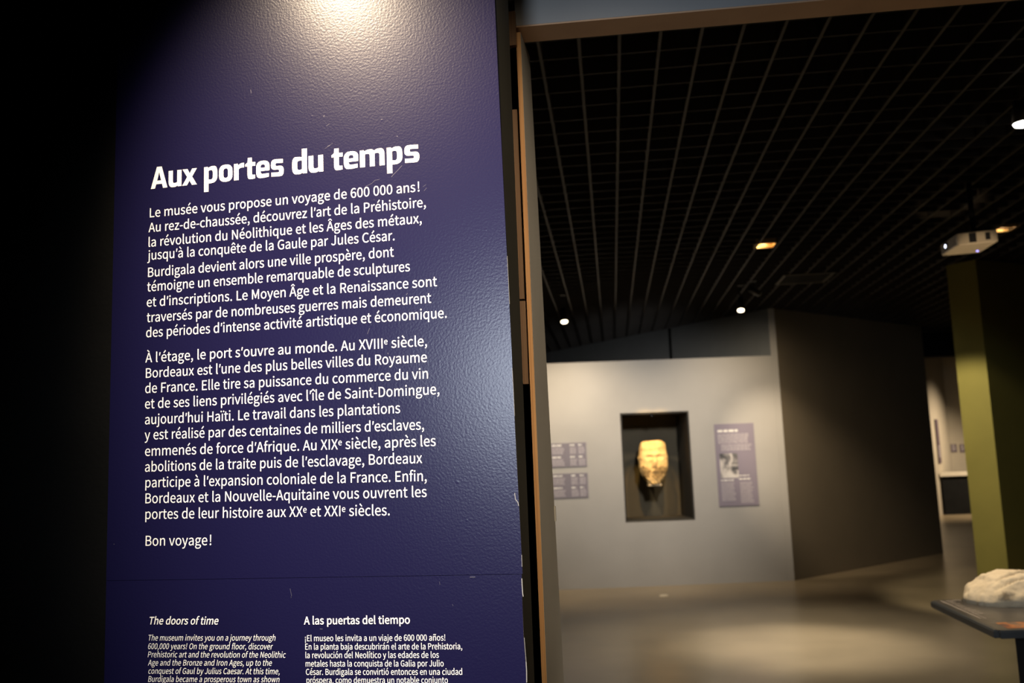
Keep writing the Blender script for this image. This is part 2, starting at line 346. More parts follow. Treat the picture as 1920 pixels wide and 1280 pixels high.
# ---- lettering
GL = json.loads(r'''{" ":[235,[]],"!":[339,[[[132,381,137,232,159,232],[181,232,203,232,207,381],[211,529,215,678,216,714],[217,750,217,787,185,787],[153,787,121,787,121,750],[122,714,123,678,127,529]],[[131,-14,169,-14,208,-14],[238,16,238,59,238,103],[208,132,169,132,131,132],[100,103,100,59,100,16]]]],",":[292,[[[71,-181,79,-200,173,-160],[232,-81,232,20,232,90],[202,132,151,132,112,132],[79,107,79,65,79,23],[111,-2,149,-2,153,-2],[157,-1,161,-1,160,-64],[121,-114,56,-143,63,-162]]]],"-":[364,[[[48,282,48,257,138,257],[228,257,317,257,317,282],[317,306,317,331,228,331],[138,331,48,331,48,306]]]],".":[292,[[[107,-14,146,-14,184,-14],[215,16,215,59,215,103],[184,132,146,132,107,132],[77,103,77,59,77,16]]]],"0":[583,[[[145,-14,292,-14,438,-14],[532,119,532,388,532,654],[438,784,292,784,145,784],[53,654,53,388,53,119]],[[379,64,292,64,205,64],[145,162,145,388,145,612],[205,708,292,708,379,708],[439,612,439,388,439,162]]]],"6":[583,[[[169,-14,316,-14,436,-14],[538,87,538,236,538,398],[454,478,324,478,264,478],[196,443,149,386,153,624],[241,705,348,705,394,705],[440,682,470,646,488,666],[506,685,524,705,481,751],[423,784,343,784,194,784],[59,669,59,368,59,113]],[[162,149,151,309,202,380],[261,407,308,407,401,407],[446,340,446,236,446,131],[390,62,316,62,220,62]]]],"A":[639,[[[91,257,4,0,37,0],[69,0,102,0,127,78],[152,157,176,235,270,235],[364,235,458,235,482,157],[507,78,532,0,566,0],[600,0,634,0,547,257],[460,513,373,770,337,770],[301,770,265,770,178,513]],[[278,312,201,312,213,352],[226,391,238,431,266,518],[291,601,317,691,345,602],[369,518,397,431,409,391],[422,352,434,312,356,312]]]],"B":[690,[[[106,257,106,0,188,0],[269,0,351,0,523,0],[643,75,643,226,643,331],[578,392,486,412,559,438],[599,505,599,582,599,717],[489,770,334,770,258,770],[182,770,106,770,106,513]],[[241,443,203,443,203,527],[203,610,203,693,242,693],[282,693,321,693,442,693],[503,660,503,569,503,491],[450,443,317,443,279,443]],[[248,78,203,78,203,174],[203,271,203,368,248,368],[292,368,337,368,473,368],[547,325,547,229,547,125],[470,78,337,78,292,78]]]],"C":[670,[[[204,-14,396,-14,496,-14],[571,26,632,97,614,117],[597,138,579,159,529,104],[474,71,400,71,253,71],[161,193,161,388,161,580],[258,699,403,699,470,699],[520,669,561,626,578,647],[596,668,613,689,569,738],[496,784,402,784,207,784],[61,633,61,384,61,134]]]],"D":[723,[[[106,257,106,0,172,0],[237,0,303,0,535,0],[661,144,661,388,661,633],[535,770,298,770,234,770],[170,770,106,770,106,513]],[[232,80,203,80,203,284],[203,487,203,691,232,691],[261,691,290,691,472,691],[561,583,561,388,561,193],[472,80,290,80,261,80]]]],"E":[619,[[[106,257,106,0,258,0],[409,0,561,0,561,28],[561,55,561,83,442,83],[322,83,203,83,203,176],[203,270,203,363,300,363],[397,363,495,363,495,391],[495,419,495,446,397,446],[300,446,203,446,203,527],[203,607,203,688,318,688],[434,688,549,688,549,715],[549,743,549,770,402,770],[254,770,106,770,106,513]]]],"F":[580,[[[106,257,106,0,138,0],[171,0,203,0,203,115],[203,230,203,346,301,346],[399,346,497,346,497,373],[497,400,497,428,399,428],[301,428,203,428,203,514],[203,601,203,688,318,688],[434,688,549,688,549,715],[549,743,549,770,402,770],[254,770,106,770,106,513]]]],"G":[724,[[[206,-14,409,-14,512,-14],[597,24,646,76,646,183],[646,291,646,399,562,399],[477,399,393,399,393,372],[393,345,393,318,447,318],[502,318,557,318,557,251],[557,184,557,117,526,88],[473,71,418,71,253,71],[161,193,161,388,161,580],[262,699,417,699,494,699],[544,666,583,626,600,647],[618,668,636,689,591,735],[521,784,414,784,210,784],[61,633,61,384,61,134]]]],"H":[765,[[[106,257,106,0,138,0],[171,0,203,0,203,121],[203,242,203,363,322,363],[442,363,562,363,562,242],[562,121,562,0,595,0],[627,0,660,0,660,257],[660,513,660,770,627,770],[595,770,562,770,562,662],[562,555,562,447,442,447],[322,447,203,447,203,555],[203,662,203,770,171,770],[138,770,106,770,106,513]]]],"I":[308,[[[106,257,106,0,138,0],[171,0,203,0,203,257],[203,513,203,770,171,770],[138,770,106,770,106,513]]]],"J":[562,[[[151,-14,249,-14,399,-14],[461,92,461,226,461,407],[461,589,461,770,429,770],[396,770,363,770,363,592],[363,414,363,235,363,119],[322,71,239,71,184,71],[141,97,106,159,83,142],[60,125,37,108,82,28]]]],"L":[570,[[[106,257,106,0,251,0],[395,0,540,0,540,28],[540,55,540,83,428,83],[315,83,203,83,203,312],[203,541,203,770,171,770],[138,770,106,770,106,513]]]],"M":[853,[[[106,257,106,0,135,0],[164,0,193,0,193,142],[193,284,193,426,193,493],[187,586,183,653,206,595],[226,536,247,478,296,345],[344,211,393,78,415,78],[436,78,458,78,506,211],[555,345,603,478,624,536],[644,595,667,653,664,586],[657,493,657,426,657,284],[657,142,657,0,687,0],[717,0,747,0,747,257],[747,513,747,770,708,770],[669,770,630,770,581,633],[532,495,483,358,465,306],[450,251,427,197,407,251],[390,306,370,358,321,495],[272,633,223,770,184,770],[145,770,106,770,106,513]]]],"N":[759,[[[106,257,106,0,137,0],[167,0,197,0,197,135],[197,270,197,404,197,485],[190,567,188,645,218,592],[245,539,273,486,367,324],[460,162,554,0,587,0],[620,0,653,0,653,257],[653,513,653,770,623,770],[592,770,561,770,561,637],[561,503,561,370,561,290],[568,203,572,126,542,179],[514,232,486,285,393,446],[299,608,205,770,172,770],[139,770,106,770,106,513]]]],"O":[779,[[[196,-14,390,-14,583,-14],[718,141,718,388,718,634],[583,784,390,784,196,784],[61,634,61,388,61,141]],[[528,71,390,71,251,71],[161,195,161,388,161,580],[251,699,390,699,528,699],[619,580,619,388,619,195]]]],"P":[665,[[[106,257,106,0,138,0],[171,0,203,0,203,102],[203,204,203,307,245,307],[287,307,330,307,499,307],[613,381,613,544,613,712],[498,770,326,770,252,770],[179,770,106,770,106,513]],[[241,386,203,386,203,487],[203,589,203,691,239,691],[276,691,313,691,449,691],[517,657,517,544,517,434],[453,386,317,386,279,386]]]],"R":[667,[[[246,404,203,404,203,500],[203,596,203,691,246,691],[289,691,332,691,453,691],[519,655,519,555,519,454],[453,404,332,404,289,404]],[[466,109,528,0,565,0],[601,0,638,0,572,112],[507,225,442,337,546,362],[616,434,616,555,616,714],[503,770,347,770,266,770],[186,770,106,770,106,513],[106,257,106,0,138,0],[171,0,203,0,203,109],[203,218,203,327,249,327],[295,327,341,327,404,218]]]],"S":[626,[[[210,-14,319,-14,480,-14],[581,83,581,205,581,319],[512,372,422,411,386,426],[349,442,313,458,253,483],[185,512,185,587,185,655],[242,699,329,699,400,699],[457,671,504,627,521,648],[538,668,555,689,501,745],[420,784,329,784,189,784],[86,699,86,580,86,467],[171,413,243,382,279,366],[316,350,353,334,426,301],[482,276,482,196,482,122],[422,71,320,71,241,71],[163,109,108,167,89,145],[70,122,50,100,117,30]]]],"T":[629,[[[266,229,266,0,298,0],[331,0,363,0,363,229],[363,459,363,688,441,688],[519,688,597,688,597,715],[597,743,597,770,409,770],[221,770,33,770,33,743],[33,715,33,688,110,688],[188,688,266,688,266,459]]]],"V":[604,[[[165,257,247,0,284,0],[322,0,359,0,441,257],[522,513,604,770,571,770],[538,770,505,770,464,631],[423,492,381,353,355,263],[336,189,305,99,274,189],[254,263,228,353,186,492],[145,631,103,770,69,770],[35,770,1,770,83,513]]]],"X":[602,[[[93,133,18,0,52,0],[86,0,121,0,158,69],[194,139,231,208,251,247],[271,286,295,333,322,286],[343,247,363,208,402,139],[440,69,478,0,514,0],[549,0,585,0,510,131],[435,262,359,393,429,519],[499,644,569,770,535,770],[501,770,467,770,433,704],[399,639,364,574,346,538],[331,505,308,460,280,505],[265,538,245,574,210,639],[175,704,140,770,104,770],[68,770,33,770,103,646],[173,522,243,398,168,265]]]],"a":[591,[[[132,-14,228,-14,298,-14],[362,23,418,68,423,46],[426,23,429,0,455,0],[481,0,507,0,507,117],[507,234,507,351,507,493],[450,585,310,585,217,585],[138,544,86,511,98,488],[111,466,123,444,168,475],[228,505,294,505,388,505],[412,435,412,361,169,334],[62,272,62,148,62,45]],[[310,64,255,64,199,64],[154,89,154,154,154,228],[220,275,412,297,412,244],[412,192,412,139,356,89]]]],"b":[649,[[[295,-14,348,-14,478,-14],[596,99,596,294,596,471],[516,585,369,585,305,585],[242,549,189,505,190,539],[192,573,193,607,193,683],[193,760,193,836,161,836],[129,836,97,836,97,557],[97,279,97,0,122,0],[148,0,173,0,176,20],[179,39,184,59,235,14]],[[426,67,332,67,294,67],[243,82,193,126,193,226],[193,326,193,426,247,477],[297,504,345,504,454,504],[496,420,496,293,496,152]]]],"c":[536,[[[170,-14,321,-14,390,-14],[455,14,506,58,492,79],[478,101,464,123,429,91],[382,66,330,66,225,66],[153,153,153,285,153,416],[229,504,333,504,377,504],[414,484,446,455,463,476],[479,497,495,518,455,554],[403,585,329,585,182,585],[55,475,55,285,55,96]]]],"d":[651,[[[148,-14,291,-14,359,-14],[420,23,465,67,470,45],[473,22,476,0,502,0],[528,0,555,0,555,279],[555,557,555,836,522,836],[490,836,458,836,458,763],[458,690,458,617,460,584],[461,551,463,519,413,560],[370,585,303,585,172,585],[56,470,56,285,56,95]],[[364,67,312,67,212,67],[154,148,154,286,154,416],[228,504,319,504,367,504],[411,487,458,444,458,345],[458,245,458,145,411,92]]]],"e":[582,[[[175,-14,328,-14,404,-14],[465,12,515,44,504,65],[492,87,481,108,438,80],[394,63,338,63,230,63],[155,141,149,263,277,263],[405,263,534,263,536,277],[538,296,538,317,538,480],[456,585,310,585,180,585],[55,471,55,285,55,97]],[[250,331,148,331,160,444],[231,508,312,508,401,508],[454,446,454,331,352,331]]]],"f":[341,[[[35,517,35,493,61,493],[86,493,112,493,112,328],[112,164,112,0,144,0],[176,0,208,0,208,164],[208,328,208,493,248,493],[289,493,329,493,329,519],[329,544,329,570,289,570],[248,570,208,570,208,600],[208,631,208,661,208,734],[234,773,289,773,309,773],[332,768,353,757,360,782],[367,807,374,832,348,842],[314,850,278,850,165,850],[112,777,112,662,112,631],[112,601,112,570,86,569],[61,567,35,565,35,541]]]],"g":[592,[[[150,-263,289,-263,465,-263],[578,-171,578,-65,578,29],[511,70,379,70,342,70],[304,70,267,70,190,70],[167,97,167,132,167,164],[183,183,204,201,229,188],[261,181,288,181,405,181],[497,257,497,379,497,429],[478,471,451,497,489,497],[528,497,567,497,567,521],[567,546,567,570,501,570],[435,570,369,570,349,579],[320,585,288,585,173,585],[75,506,75,381,75,313],[111,257,149,226,119,203],[86,165,86,118,86,72],[108,42,138,21,84,-14],[54,-61,54,-110,54,-208]],[[354,246,288,246,223,246],[167,298,167,381,167,465],[222,515,288,515,356,515],[410,465,410,381,410,298]],[[413,-196,303,-196,199,-196],[138,-158,138,-97,138,-64],[154,-29,195,0,221,-6],[248,-8,269,-8,302,-8],[335,-8,368,-8,443,-8],[483,-27,483,-81,483,-140]]]],"h":[638,[[[97,279,97,0,129,0],[161,0,193,0,193,138],[193,276,193,414,250,472],[290,501,349,501,424,501],[457,456,457,349,457,232],[457,116,457,0,489,0],[521,0,553,0,553,120],[553,241,553,361,553,506],[498,585,378,585,300,585],[242,542,189,489,190,529],[192,568,193,607,193,683],[193,760,193,836,161,836],[129,836,97,836,97,557]]]],"i":[289,[[[97,190,97,0,129,0],[161,0,193,0,193,190],[193,380,193,570,161,570],[129,570,97,570,97,380]],[[107,688,145,688,183,688],[209,713,209,752,209,789],[183,814,145,814,107,814],[82,789,82,752,82,713]]]],"j":[289,[[[3,-254,37,-254,150,-254],[193,-182,193,-65,193,147],[193,359,193,570,161,570],[130,570,98,570,98,359],[98,147,98,-65,98,-134],[84,-178,27,-178,7,-178],[-13,-172,-27,-167,-34,-191],[-40,-215,-46,-239,-26,-248]],[[107,688,145,688,182,688],[209,713,209,752,209,789],[182,814,145,814,107,814],[81,789,81,752,81,713]]]],"l":[298,[[[126,-14,197,-14,224,-14],[239,-9,253,-5,249,19],[244,44,239,68,229,66],[225,66,220,66,205,66],[193,78,193,107,193,350],[193,593,193,836,161,836],[129,836,97,836,97,595],[97,354,97,113,97,33]]]],"m":[973,[[[97,190,97,0,129,0],[161,0,193,0,193,138],[193,276,193,414,245,473],[293,501,336,501,409,501],[442,456,442,349,442,232],[442,116,442,0,474,0],[506,0,538,0,538,138],[538,276,538,414,591,473],[638,501,682,501,754,501],[788,456,788,349,788,232],[788,116,788,0,820,0],[852,0,883,0,883,120],[883,241,883,361,883,506],[828,585,711,585,641,585],[582,540,522,476,499,543],[453,585,364,585,296,585],[237,542,186,487,182,515],[179,543,175,570,149,570],[123,570,97,570,97,380]]]],"n":[641,[[[97,190,97,0,129,0],[161,0,193,0,193,138],[193,276,193,414,250,472],[290,501,349,501,424,501],[457,456,457,349,457,232],[457,116,457,0,489,0],[521,0,553,0,553,120],[553,241,553,361,553,506],[498,585,378,585,300,585],[241,542,186,487,182,515],[179,543,175,570,149,570],[123,570,97,570,97,380]]]],"o":[637,[[[179,-14,318,-14,458,-14],[582,96,582,285,582,475],[458,585,318,585,179,585],[55,475,55,285,55,96]],[[417,66,318,66,220,66],[153,153,153,285,153,416],[220,504,318,504,417,504],[484,416,484,285,484,153]]]],"p":[651,[[[97,30,97,-241,129,-241],[161,-241,193,-241,193,-176],[193,-112,193,-47,192,-14],[191,19,190,53,242,9],[296,-14,348,-14,478,-14],[596,99,596,294,596,471],[516,585,369,585,303,585],[238,547,186,504,182,526],[179,548,175,570,149,570],[123,570,97,570,97,300]],[[426,67,332,67,294,67],[244,82,193,126,193,226],[193,326,193,426,248,477],[297,504,345,504,454,504],[496,420,496,293,496,152]]]],"q":[651,[[[458,-173,458,-241,490,-241],[522,-241,555,-241,555,30],[555,300,555,570,529,570],[504,570,478,570,475,553],[472,535,467,517,416,561],[370,585,303,585,172,585],[56,470,56,285,56,95],[148,-14,291,-14,357,-14],[417,21,463,66,461,32],[460,-3,458,-38,458,-105]],[[364,67,312,67,212,67],[154,148,154,286,154,416],[228,504,319,504,367,504],[411,487,458,444,458,345],[458,245,458,145,411,92]]]],"r":[408,[[[97,190,97,0,129,0],[161,0,193,0,193,122],[193,244,193,367,231,463],[289,499,336,499,360,499],[373,496,392,489,398,517],[404,545,410,572,392,582],[374,585,349,585,286,585],[227,539,186,466,182,501],[179,536,175,570,149,570],[123,570,97,570,97,380]]]],"s":[492,[[[165,-14,246,-14,380,-14],[453,63,453,155,453,264],[362,297,279,329,215,353],[157,374,157,428,157,473],[190,511,263,511,313,511],[353,488,392,460,407,480],[423,500,438,520,395,556],[332,585,262,585,137,585],[65,514,65,423,65,326],[151,288,231,258,294,235],[361,208,361,150,361,101],[325,61,249,61,181,61],[130,88,80,129,64,108],[49,86,34,65,87,20]]]],"t":[396,[[[154,-14,275,-14,311,-14],[349,-3,381,7,375,32],[369,56,362,80,343,71],[318,64,297,64,231,64],[209,104,209,173,209,280],[209,386,209,493,261,493],[313,493,364,493,364,519],[364,544,364,570,313,570],[261,570,209,570,209,624],[209,678,209,731,182,731],[156,731,129,731,126,678],[122,624,119,570,89,569],[58,567,28,565,28,541],[28,517,28,493,57,493],[85,493,113,493,113,387],[113,282,113,176,113,62]]]],"u":[638,[[[143,-14,264,-14,341,-14],[398,27,453,89,457,60],[460,30,462,0,489,0],[515,0,542,0,542,190],[542,380,542,570,510,570],[478,570,446,570,446,436],[446,301,446,166,392,99],[351,69,292,69,216,69],[185,114,185,221,185,337],[185,454,185,570,153,570],[120,570,88,570,88,450],[88,329,88,209,88,63]]]],"v":[547,[[[151,190,220,0,257,0],[294,0,332,0,399,190],[466,380,534,570,502,570],[471,570,439,570,403,462],[367,354,331,246,314,190],[295,132,275,78,256,132],[238,190,221,246,185,354],[149,462,113,570,80,570],[47,570,14,570,82,380]]]],"w":[842,[[[134,190,187,0,224,0],[261,0,298,0,325,102],[352,204,379,306,394,360],[405,414,420,472,437,414],[447,361,462,308,489,205],[517,103,544,0,583,0],[622,0,661,0,712,190],[764,380,815,570,784,570],[754,570,723,570,695,460],[667,350,640,241,627,186],[617,134,602,82,586,134],[574,186,560,241,530,350],[500,460,471,570,439,570],[408,570,377,570,347,460],[318,350,288,241,274,186],[262,134,247,82,233,134],[223,186,211,241,183,350],[154,460,126,570,93,570],[61,570,28,570,81,380]]]],"x":[523,[[[78,99,16,0,49,0],[83,0,117,0,142,44],[168,89,193,133,213,168],[231,203,253,235,278,203],[299,168,318,133,346,89],[374,44,402,0,437,0],[472,0,507,0,445,96],[382,192,319,288,377,382],[435,476,493,570,459,570],[426,570,393,570,369,529],[346,487,322,445,305,413],[289,382,269,350,248,382],[228,413,211,445,186,487],[160,529,134,570,100,570],[65,570,30,570,88,479],[146,388,204,297,141,198]]]],"y":[547,[[[80,-246,106,-246,220,-246],[279,-160,319,-48,391,158],[462,364,534,570,502,570],[471,570,440,570,406,465],[371,360,337,254,322,203],[306,145,288,92,266,146],[247,204,229,254,190,360],[152,465,113,570,80,570],[47,570,14,570,90,380],[166,189,243,-1,238,-15],[234,-30,230,-44,206,-114],[166,-167,102,-167,86,-167],[69,-162,58,-158,51,-183],[45,-209,39,-234,57,-242]]]],"z":[499,[[[37,17,37,0,181,0],[325,0,468,0,468,26],[468,52,468,78,365,78],[261,78,158,78,258,225],[359,372,459,519,459,536],[459,553,459,570,329,570],[199,570,69,570,69,544],[69,519,69,493,159,493],[248,493,337,493,237,346],[137,199,37,51,37,34]]]],"¡":[339,[[[121,-180,121,-216,153,-216],[185,-216,217,-216,217,-180],[216,-143,215,-106,211,42],[207,190,203,338,181,338],[159,338,137,338,132,190],[127,42,123,-106,122,-143]],[[131,437,169,437,208,437],[238,468,238,512,238,555],[208,585,169,585,131,585],[100,555,100,512,100,468]]]],"À":[639,[[[278,863,337,818,352,834],[367,850,381,867,326,917],[271,968,215,1019,197,997],[179,975,161,953,220,908]],[[91,257,4,0,37,0],[69,0,102,0,127,78],[152,157,176,235,270,235],[364,235,458,235,482,157],[507,78,532,0,566,0],[600,0,634,0,547,257],[460,513,373,770,337,770],[301,770,265,770,178,513]],[[278,312,201,312,213,352],[226,391,238,431,266,518],[291,601,317,691,345,602],[369,518,397,431,409,391],[422,352,434,312,356,312]]]],"Â":[639,[[[173,831,187,820,230,857],[273,893,318,930,363,893],[407,857,450,820,464,831],[478,841,492,852,451,896],[410,940,369,984,335,984],[301,984,268,984,227,940],[186,896,145,852,159,841]],[[91,257,4,0,37,0],[69,0,102,0,127,78],[152,157,176,235,270,235],[364,235,458,235,482,157],[507,78,532,0,566,0],[600,0,634,0,547,257],[460,513,373,770,337,770],[301,770,265,770,178,513]],[[278,312,201,312,213,352],[226,391,238,431,266,518],[291,601,317,691,345,602],[369,518,397,431,409,391],[422,352,434,312,356,312]]]],"à":[591,[[[132,-14,228,-14,298,-14],[362,23,418,68,423,46],[426,23,429,0,455,0],[481,0,507,0,507,117],[507,234,507,351,507,493],[450,585,310,585,217,585],[138,544,86,511,98,488],[111,466,123,444,168,475],[228,505,294,505,388,505],[412,435,412,361,169,334],[62,272,62,148,62,45]],[[310,64,255,64,199,64],[154,89,154,154,154,228],[220,275,412,297,412,244],[412,192,412,139,356,89]],[[270,732,331,672,347,688],[364,704,380,721,325,786],[269,851,213,916,191,895],[169,874,147,853,208,793]]]],"á":[591,[[[132,-14,228,-14,298,-14],[362,23,418,68,423,46],[426,23,429,0,455,0],[481,0,507,0,507,117],[507,234,507,351,507,493],[450,585,310,585,217,585],[138,544,86,511,98,488],[111,466,123,444,168,475],[228,505,294,505,388,505],[412,435,412,361,169,334],[62,272,62,148,62,45]],[[310,64,255,64,199,64],[154,89,154,154,154,228],[220,275,412,297,412,244],[412,192,412,139,356,89]],[[280,688,296,672,357,732],[419,793,480,853,458,874],[436,895,414,916,359,851],[303,786,248,721,264,704]]]],"è":[582,[[[175,-14,328,-14,404,-14],[465,12,515,44,504,65],[492,87,481,108,438,80],[394,63,338,63,230,63],[155,141,149,263,277,263],[405,263,534,263,536,277],[538,296,538,317,538,480],[456,585,310,585,180,585],[55,471,55,285,55,97]],[[250,331,148,331,160,444],[231,508,312,508,401,508],[454,446,454,331,352,331]],[[264,732,326,672,342,688],[359,704,376,721,321,786],[265,851,210,916,187,895],[165,874,142,853,203,793]]]],"é":[582,[[[175,-14,328,-14,404,-14],[465,12,515,44,504,65],[492,87,481,108,438,80],[394,63,338,63,230,63],[155,141,149,263,277,263],[405,263,534,263,536,277],[538,296,538,317,538,480],[456,585,310,585,180,585],[55,471,55,285,55,97]],[[250,331,148,331,160,444],[231,508,312,508,401,508],[454,446,454,331,352,331]],[[277,688,293,672,354,732],[415,793,476,853,454,874],[432,895,410,916,354,851],[299,786,244,721,260,704]]]],"ê":[582,[[[175,-14,328,-14,404,-14],[465,12,515,44,504,65],[492,87,481,108,438,80],[394,63,338,63,230,63],[155,141,149,263,277,263],[405,263,534,263,536,277],[538,296,538,317,538,480],[456,585,310,585,180,585],[55,471,55,285,55,97]],[[250,331,148,331,160,444],[231,508,312,508,401,508],[454,446,454,331,352,331]],[[173,759,128,705,142,692],[155,680,169,667,215,711],[261,755,309,799,358,755],[404,711,450,667,464,680],[478,692,492,705,447,759],[402,814,357,869,325,869],[293,869,262,869,217,814]]]],"í":[289,[[[97,190,97,0,129,0],[161,0,193,0,193,190],[193,380,193,570,161,570],[129,570,97,570,97,380]],[[112,688,129,672,190,732],[252,793,313,853,290,874],[268,895,245,916,189,851],[134,786,79,721,96,704]]]],"î":[289,[[[97,190,97,0,129,0],[161,0,193,0,193,190],[193,380,193,570,161,570],[129,570,97,570,97,380]],[[8,759,-37,705,-23,692],[-9,680,4,667,50,711],[97,755,145,799,193,755],[239,711,286,667,299,680],[313,692,327,705,282,759],[238,814,193,869,161,869],[129,869,97,869,52,814]]]],"ï":[289,[[[97,190,97,0,129,0],[161,0,193,0,193,190],[193,380,193,570,161,570],[129,570,97,570,97,380]],[[-1,690,33,690,66,690],[90,715,90,748,90,780],[66,806,33,806,-1,806],[-26,780,-26,748,-26,715]],[[225,690,258,690,292,690],[316,715,316,748,316,780],[292,806,258,806,225,806],[200,780,200,748,200,715]]]],"ñ":[641,[[[97,190,97,0,129,0],[161,0,193,0,193,138],[193,276,193,414,250,472],[290,501,349,501,424,501],[457,456,457,349,457,232],[457,116,457,0,489,0],[521,0,553,0,553,120],[553,241,553,361,553,506],[498,585,378,585,300,585],[241,542,186,487,182,515],[179,543,175,570,149,570],[123,570,97,570,97,380]],[[348,678,431,678,512,678],[545,747,549,836,528,837],[506,838,484,839,481,786],[465,748,431,748,375,748],[343,846,262,846,180,846],[146,778,143,687,165,686],[186,684,208,683,210,739],[227,776,262,776,316,776]]]],"ó":[637,[[[179,-14,318,-14,458,-14],[582,96,582,285,582,475],[458,585,318,585,179,585],[55,475,55,285,55,96]],[[417,66,318,66,220,66],[153,153,153,285,153,416],[220,504,318,504,417,504],[484,416,484,285,484,153]],[[284,688,300,672,362,732],[424,793,485,853,463,874],[440,895,418,916,362,851],[307,786,251,721,268,704]]]]}''')
EM = 350.0 * 3          # glyph units per em
GL['’'] = [230, [[[85,500,85,500,85,500],[150,500,150,500,150,500],[215,760,215,760,215,760],[110,760,110,760,110,760]]]]
GL['~'] = [80, []]
GL[' '][0] = 262
def layout(s):
    """-> list of (glyph, x, scale, raise) and the ink extent, in glyph units"""
    out = []; x = 0.0; lo = hi = None; i = 0
    while i < len(s):
        ch = s[i]; sc, up = 1.0, 0.0
        if ch == '^': i += 1; ch = s[i]; sc, up = 0.60, 300.0
        adv, sp = GL[ch]
        if sp:
            xs = [p[2] for q in sp for p in q]
            a, b = x + min(xs) * sc, x + max(xs) * sc
            lo = a if lo is None else min(lo, a); hi = b if hi is None else max(hi, b)
        out.append((ch, x, sc, up)); x += adv * sc; i += 1
    return out, lo, hi
def curve_to_mesh(name, cu, m, parent, yoff):
    o = bpy.data.objects.new(name, cu); C.objects.link(o)
    dg = bpy.context.evaluated_depsgraph_get(); dg.update()
    me = bpy.data.meshes.new_from_object(o.evaluated_get(dg))
    bpy.data.objects.remove(o)
    for v in me.vertices: v.co = Vector((v.co.x / CS, yoff, v.co.y / CS))
    me.materials.clear(); me.materials.append(m)
    me.name = name
    r = bpy.data.objects.new(name, me); C.objects.link(r); r.parent = parent
    return r
CS = 1000.0     # curves are filled at this scale, then brought back to metres
def new_curve(weight):
    cu = bpy.data.curves.new('lettering', 'CURVE'); cu.dimensions = '2D'; cu.fill_mode = 'FRONT'
    cu.resolution_u = 3; cu.offset = weight * CS; cu.extrude = 0.0
    return cu
def outline(ch, weight, cache={}):
    """closed polylines of a glyph, grown outwards by weight (glyph units)"""
    if (ch, weight) in cache: return cache[ch, weight]
    res = []
    for sp in GL[ch][1]:
        pts = []; n = len(sp)
        for i in range(n):
            p, q = sp[i], sp[(i + 1) % n]
            a, h0, h1, e = (Vector(v) for v in ((p[2], p[3]), (p[4], p[5]), (q[0], q[1]), (q[2], q[3])))
            straight = abs((h0 - a).cross(e - a)) + abs((h1 - a).cross(e - a)) < 0.01 * max((e - a).length_squared, 1)
            for t_ in ((0.0,) if straight else (0.0, 0.25, 0.5, 0.75)):
                s_ = 1 - t_; pts.append(a * s_**3 + h0 * 3*s_*s_*t_ + h1 * 3*s_*t_*t_ + e * t_**3)
        cl = []
        for p in pts:
            if not cl or (p - cl[-1]).length > 7: cl.append(p)
        if (cl[0] - cl[-1]).length <= 7: cl.pop()
        n = len(cl); out = []
        for i in range(n):
            d0 = (cl[i] - cl[i-1]).normalized(); d1 = (cl[(i+1) % n] - cl[i]).normalized()
            n0 = Vector((d0.y, -d0.x)); n1 = Vector((d1.y, -d1.x)); m_ = n0 + n1
            if m_.length < 0.3: m_ = n0
            m_.normalize(); out.append(cl[i] + m_ * (weight / max(0.6, m_.dot(n0))))
        res.append(out)
    cache[ch, weight] = res
    return res
def glyph_mesh(ch, weight, cache={}):
    if (ch, weight) not in cache:
        pl = outline(ch, weight)
        ar = lambda q: sum(q[i].x * q[(i+1) % len(q)].y - q[(i+1) % len(q)].x * q[i].y for i in range(len(q))) / 2
        box_ = lambda q: (min(p.x for p in q), min(p.y for p in q), max(p.x for p in q), max(p.y for p in q))
        outer = [q for q in pl if ar(q) > 0]; holes = [q for q in pl if ar(q) <= 0]
        vs_, tri = [], []
        for q in outer:
            a_ = box_(q)
            hs = [h for h in holes if a_[0] <= box_(h)[0] and a_[1] <= box_(h)[1] and a_[2] >= box_(h)[2] and a_[3] >= box_(h)[3]]
            base = len(vs_); grp = [q] + hs
            vs_ += [p for g_ in grp for p in g_]
            tri += [tuple(base + k_ for k_ in t_) for t_ in tessellate_polygon([[Vector((p.x, p.y, 0)) for p in g_] for g_ in grp])]
        cache[ch, weight] = (vs_, tri)
    return cache[ch, weight]
def set_line(out, s, l, r, em, slant=0.0, weight=0.0):
    """one printed line from ink-left point l to ink-right point r on the panel (metres)"""
    g, lo, hi = layout(s)
    dx, dz = r[0] - l[0], r[1] - l[1]; L = math.hypot(dx, dz); ca, sa = dx / L, dz / L
    sy = em / EM; sx = L / (hi - lo)
    for ch, x, sc, up in g:
        vs_, tri = glyph_mesh(ch, weight)
        base = len(out[0])
        for p in vs_:
            yy = (p.y * sc + up) * sy; xx = (x + p.x * sc - lo) * sx + slant * yy
            out[0].append((l[0] + xx * ca - yy * sa, -0.0003, l[1] + xx * sa + yy * ca))
        out[1].extend(tuple(base + k_ for k_ in t_) for t_ in tri)
def c1(x, y, ox=250, oy=240, s=2.954): return (ox + x / s, oy + y / s)
def block(name, lines, em, weight, slant=0.0):
    out = ([], [])
    for s, a, b in lines: set_line(out, s, pan(*a), pan(*b), em, slant, weight)
    me = bpy.data.meshes.new(name); me.from_pydata(out[0], [], out[1]); me.materials.append(M['print'])
    o = bpy.data.objects.new(name, me); C.objects.link(o); o.parent = panel
    return o
K2 = lambda x, y: c1(x, y, 250, 620)
